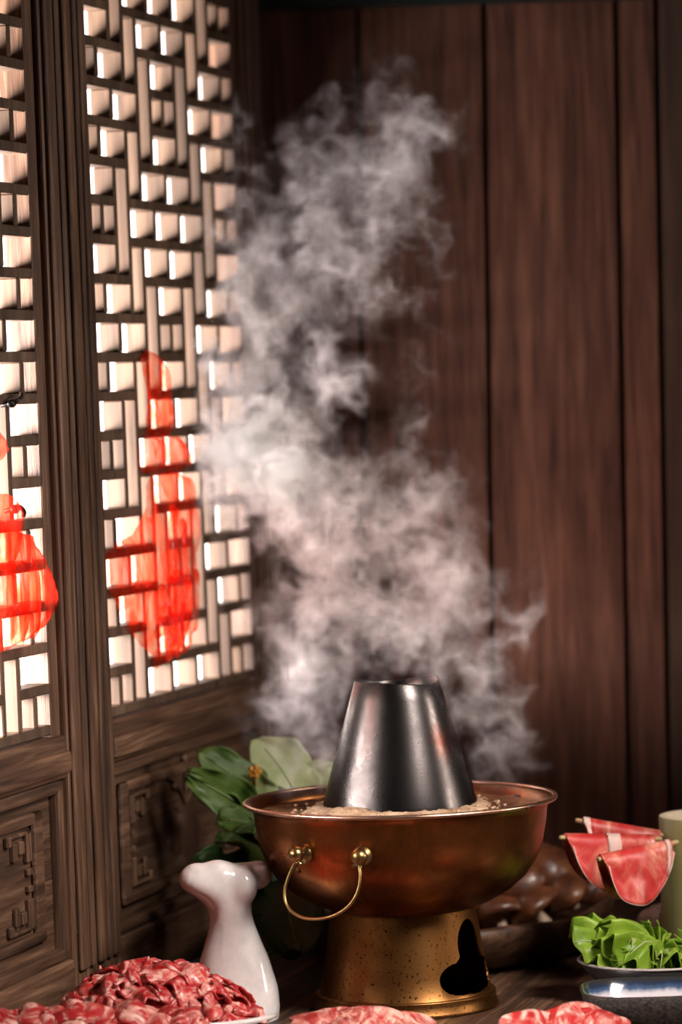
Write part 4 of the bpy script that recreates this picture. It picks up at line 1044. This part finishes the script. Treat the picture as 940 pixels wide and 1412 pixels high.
    at_ = me.attributes.new('steam_density', 'FLOAT', 'POINT'); at_.data.foreach_set('value', D.astype(np.float32)); me.update()
    o = bpy.data.objects.new('steam', me); COL.objects.link(o)
    m = bpy.data.materials.new('steam'); m.use_nodes = True; nt = m.node_tree; nt.nodes.clear()
    out = nt.nodes.new('ShaderNodeOutputMaterial'); vsn = nt.nodes.new('ShaderNodeVolumeScatter'); vi = nt.nodes.new('ShaderNodeVolumeInfo'); mu = nt.nodes.new('ShaderNodeMath'); mu.operation = 'MULTIPLY'; mu.inputs[1].default_value = STEAM_K
    vsn.inputs['Color'].default_value = (.965, .915, .95, 1); vsn.inputs['Anisotropy'].default_value = 0.15
    nt.links.new(vi.outputs['Density'], mu.inputs[0]); nt.links.new(mu.outputs[0], vsn.inputs['Density']); nt.links.new(vsn.outputs[0], out.inputs['Volume'])
    me.materials.append(m)
    ng = bpy.data.node_groups.new('steam_grid', 'GeometryNodeTree')
    ng.interface.new_socket('Geometry', in_out='INPUT', socket_type='NodeSocketGeometry'); ng.interface.new_socket('Geometry', in_out='OUTPUT', socket_type='NodeSocketGeometry')
    gi = ng.nodes.new('NodeGroupInput'); go = ng.nodes.new('NodeGroupOutput'); vc = ng.nodes.new('GeometryNodeVolumeCube'); si = ng.nodes.new('GeometryNodeSampleIndex'); na = ng.nodes.new('GeometryNodeInputNamedAttribute'); po = ng.nodes.new('GeometryNodeInputPosition'); sm = ng.nodes.new('GeometryNodeSetMaterial')
    na.data_type = 'FLOAT'; na.inputs[0].default_value = 'steam_density'; si.data_type = 'FLOAT'; si.domain = 'POINT'; si.clamp = True
    L = ng.links.new
    def vm(op, a, b_):
        nd = ng.nodes.new('ShaderNodeVectorMath'); nd.operation = op
        for i, s in enumerate((a, b_)):
            if isinstance(s, tuple): nd.inputs[i].default_value = s
            else: L(s, nd.inputs[i])
        return nd.outputs['Vector'] if op != 'DOT_PRODUCT' else nd.outputs['Value']
    q = vm('MULTIPLY', vm('SUBTRACT', po.outputs[0], tuple(mn)), tuple(1 / sp)); q = vm('ADD', q, (.5, .5, .5))
    fl_ = ng.nodes.new('ShaderNodeVectorMath'); fl_.operation = 'FLOOR'; L(q, fl_.inputs[0])
    # the row-major index, summed as integers
    sx = ng.nodes.new('ShaderNodeSeparateXYZ'); L(fl_.outputs[0], sx.inputs[0])
    def imath(op, a, b_):
        nd = ng.nodes.new('FunctionNodeIntegerMath'); nd.operation = op
        for i, s in enumerate((a, b_)):
            if isinstance(s, int): nd.inputs[i].default_value = s
            else: L(s, nd.inputs[i])
        return nd.outputs[0]
    ii = imath('ADD', imath('MULTIPLY', imath('ADD', imath('MULTIPLY', sx.outputs[0], ny), sx.outputs[1]), nz), sx.outputs[2])
    L(gi.outputs[0], si.inputs['Geometry']); L(na.outputs[0], si.inputs['Value']); L(ii, si.inputs['Index'])
    L(si.outputs[0], vc.inputs['Density']); vc.inputs['Min'].default_value = tuple(mn); vc.inputs['Max'].default_value = tuple(mx)
    vc.inputs['Resolution X'].default_value = nx; vc.inputs['Resolution Y'].default_value = ny; vc.inputs['Resolution Z'].default_value = nz
    L(vc.outputs[0], sm.inputs[0]); sm.inputs['Material'].default_value = m; L(sm.outputs[0], go.inputs[0])
    md = o.modifiers.new('steam_grid', 'NODES'); md.node_group = ng
    tag(o, 'billowing white steam rising from the hot pot toward the lattice door', 'steam', None, 'stuff')
STEAM_K = 27.0
build_steam()
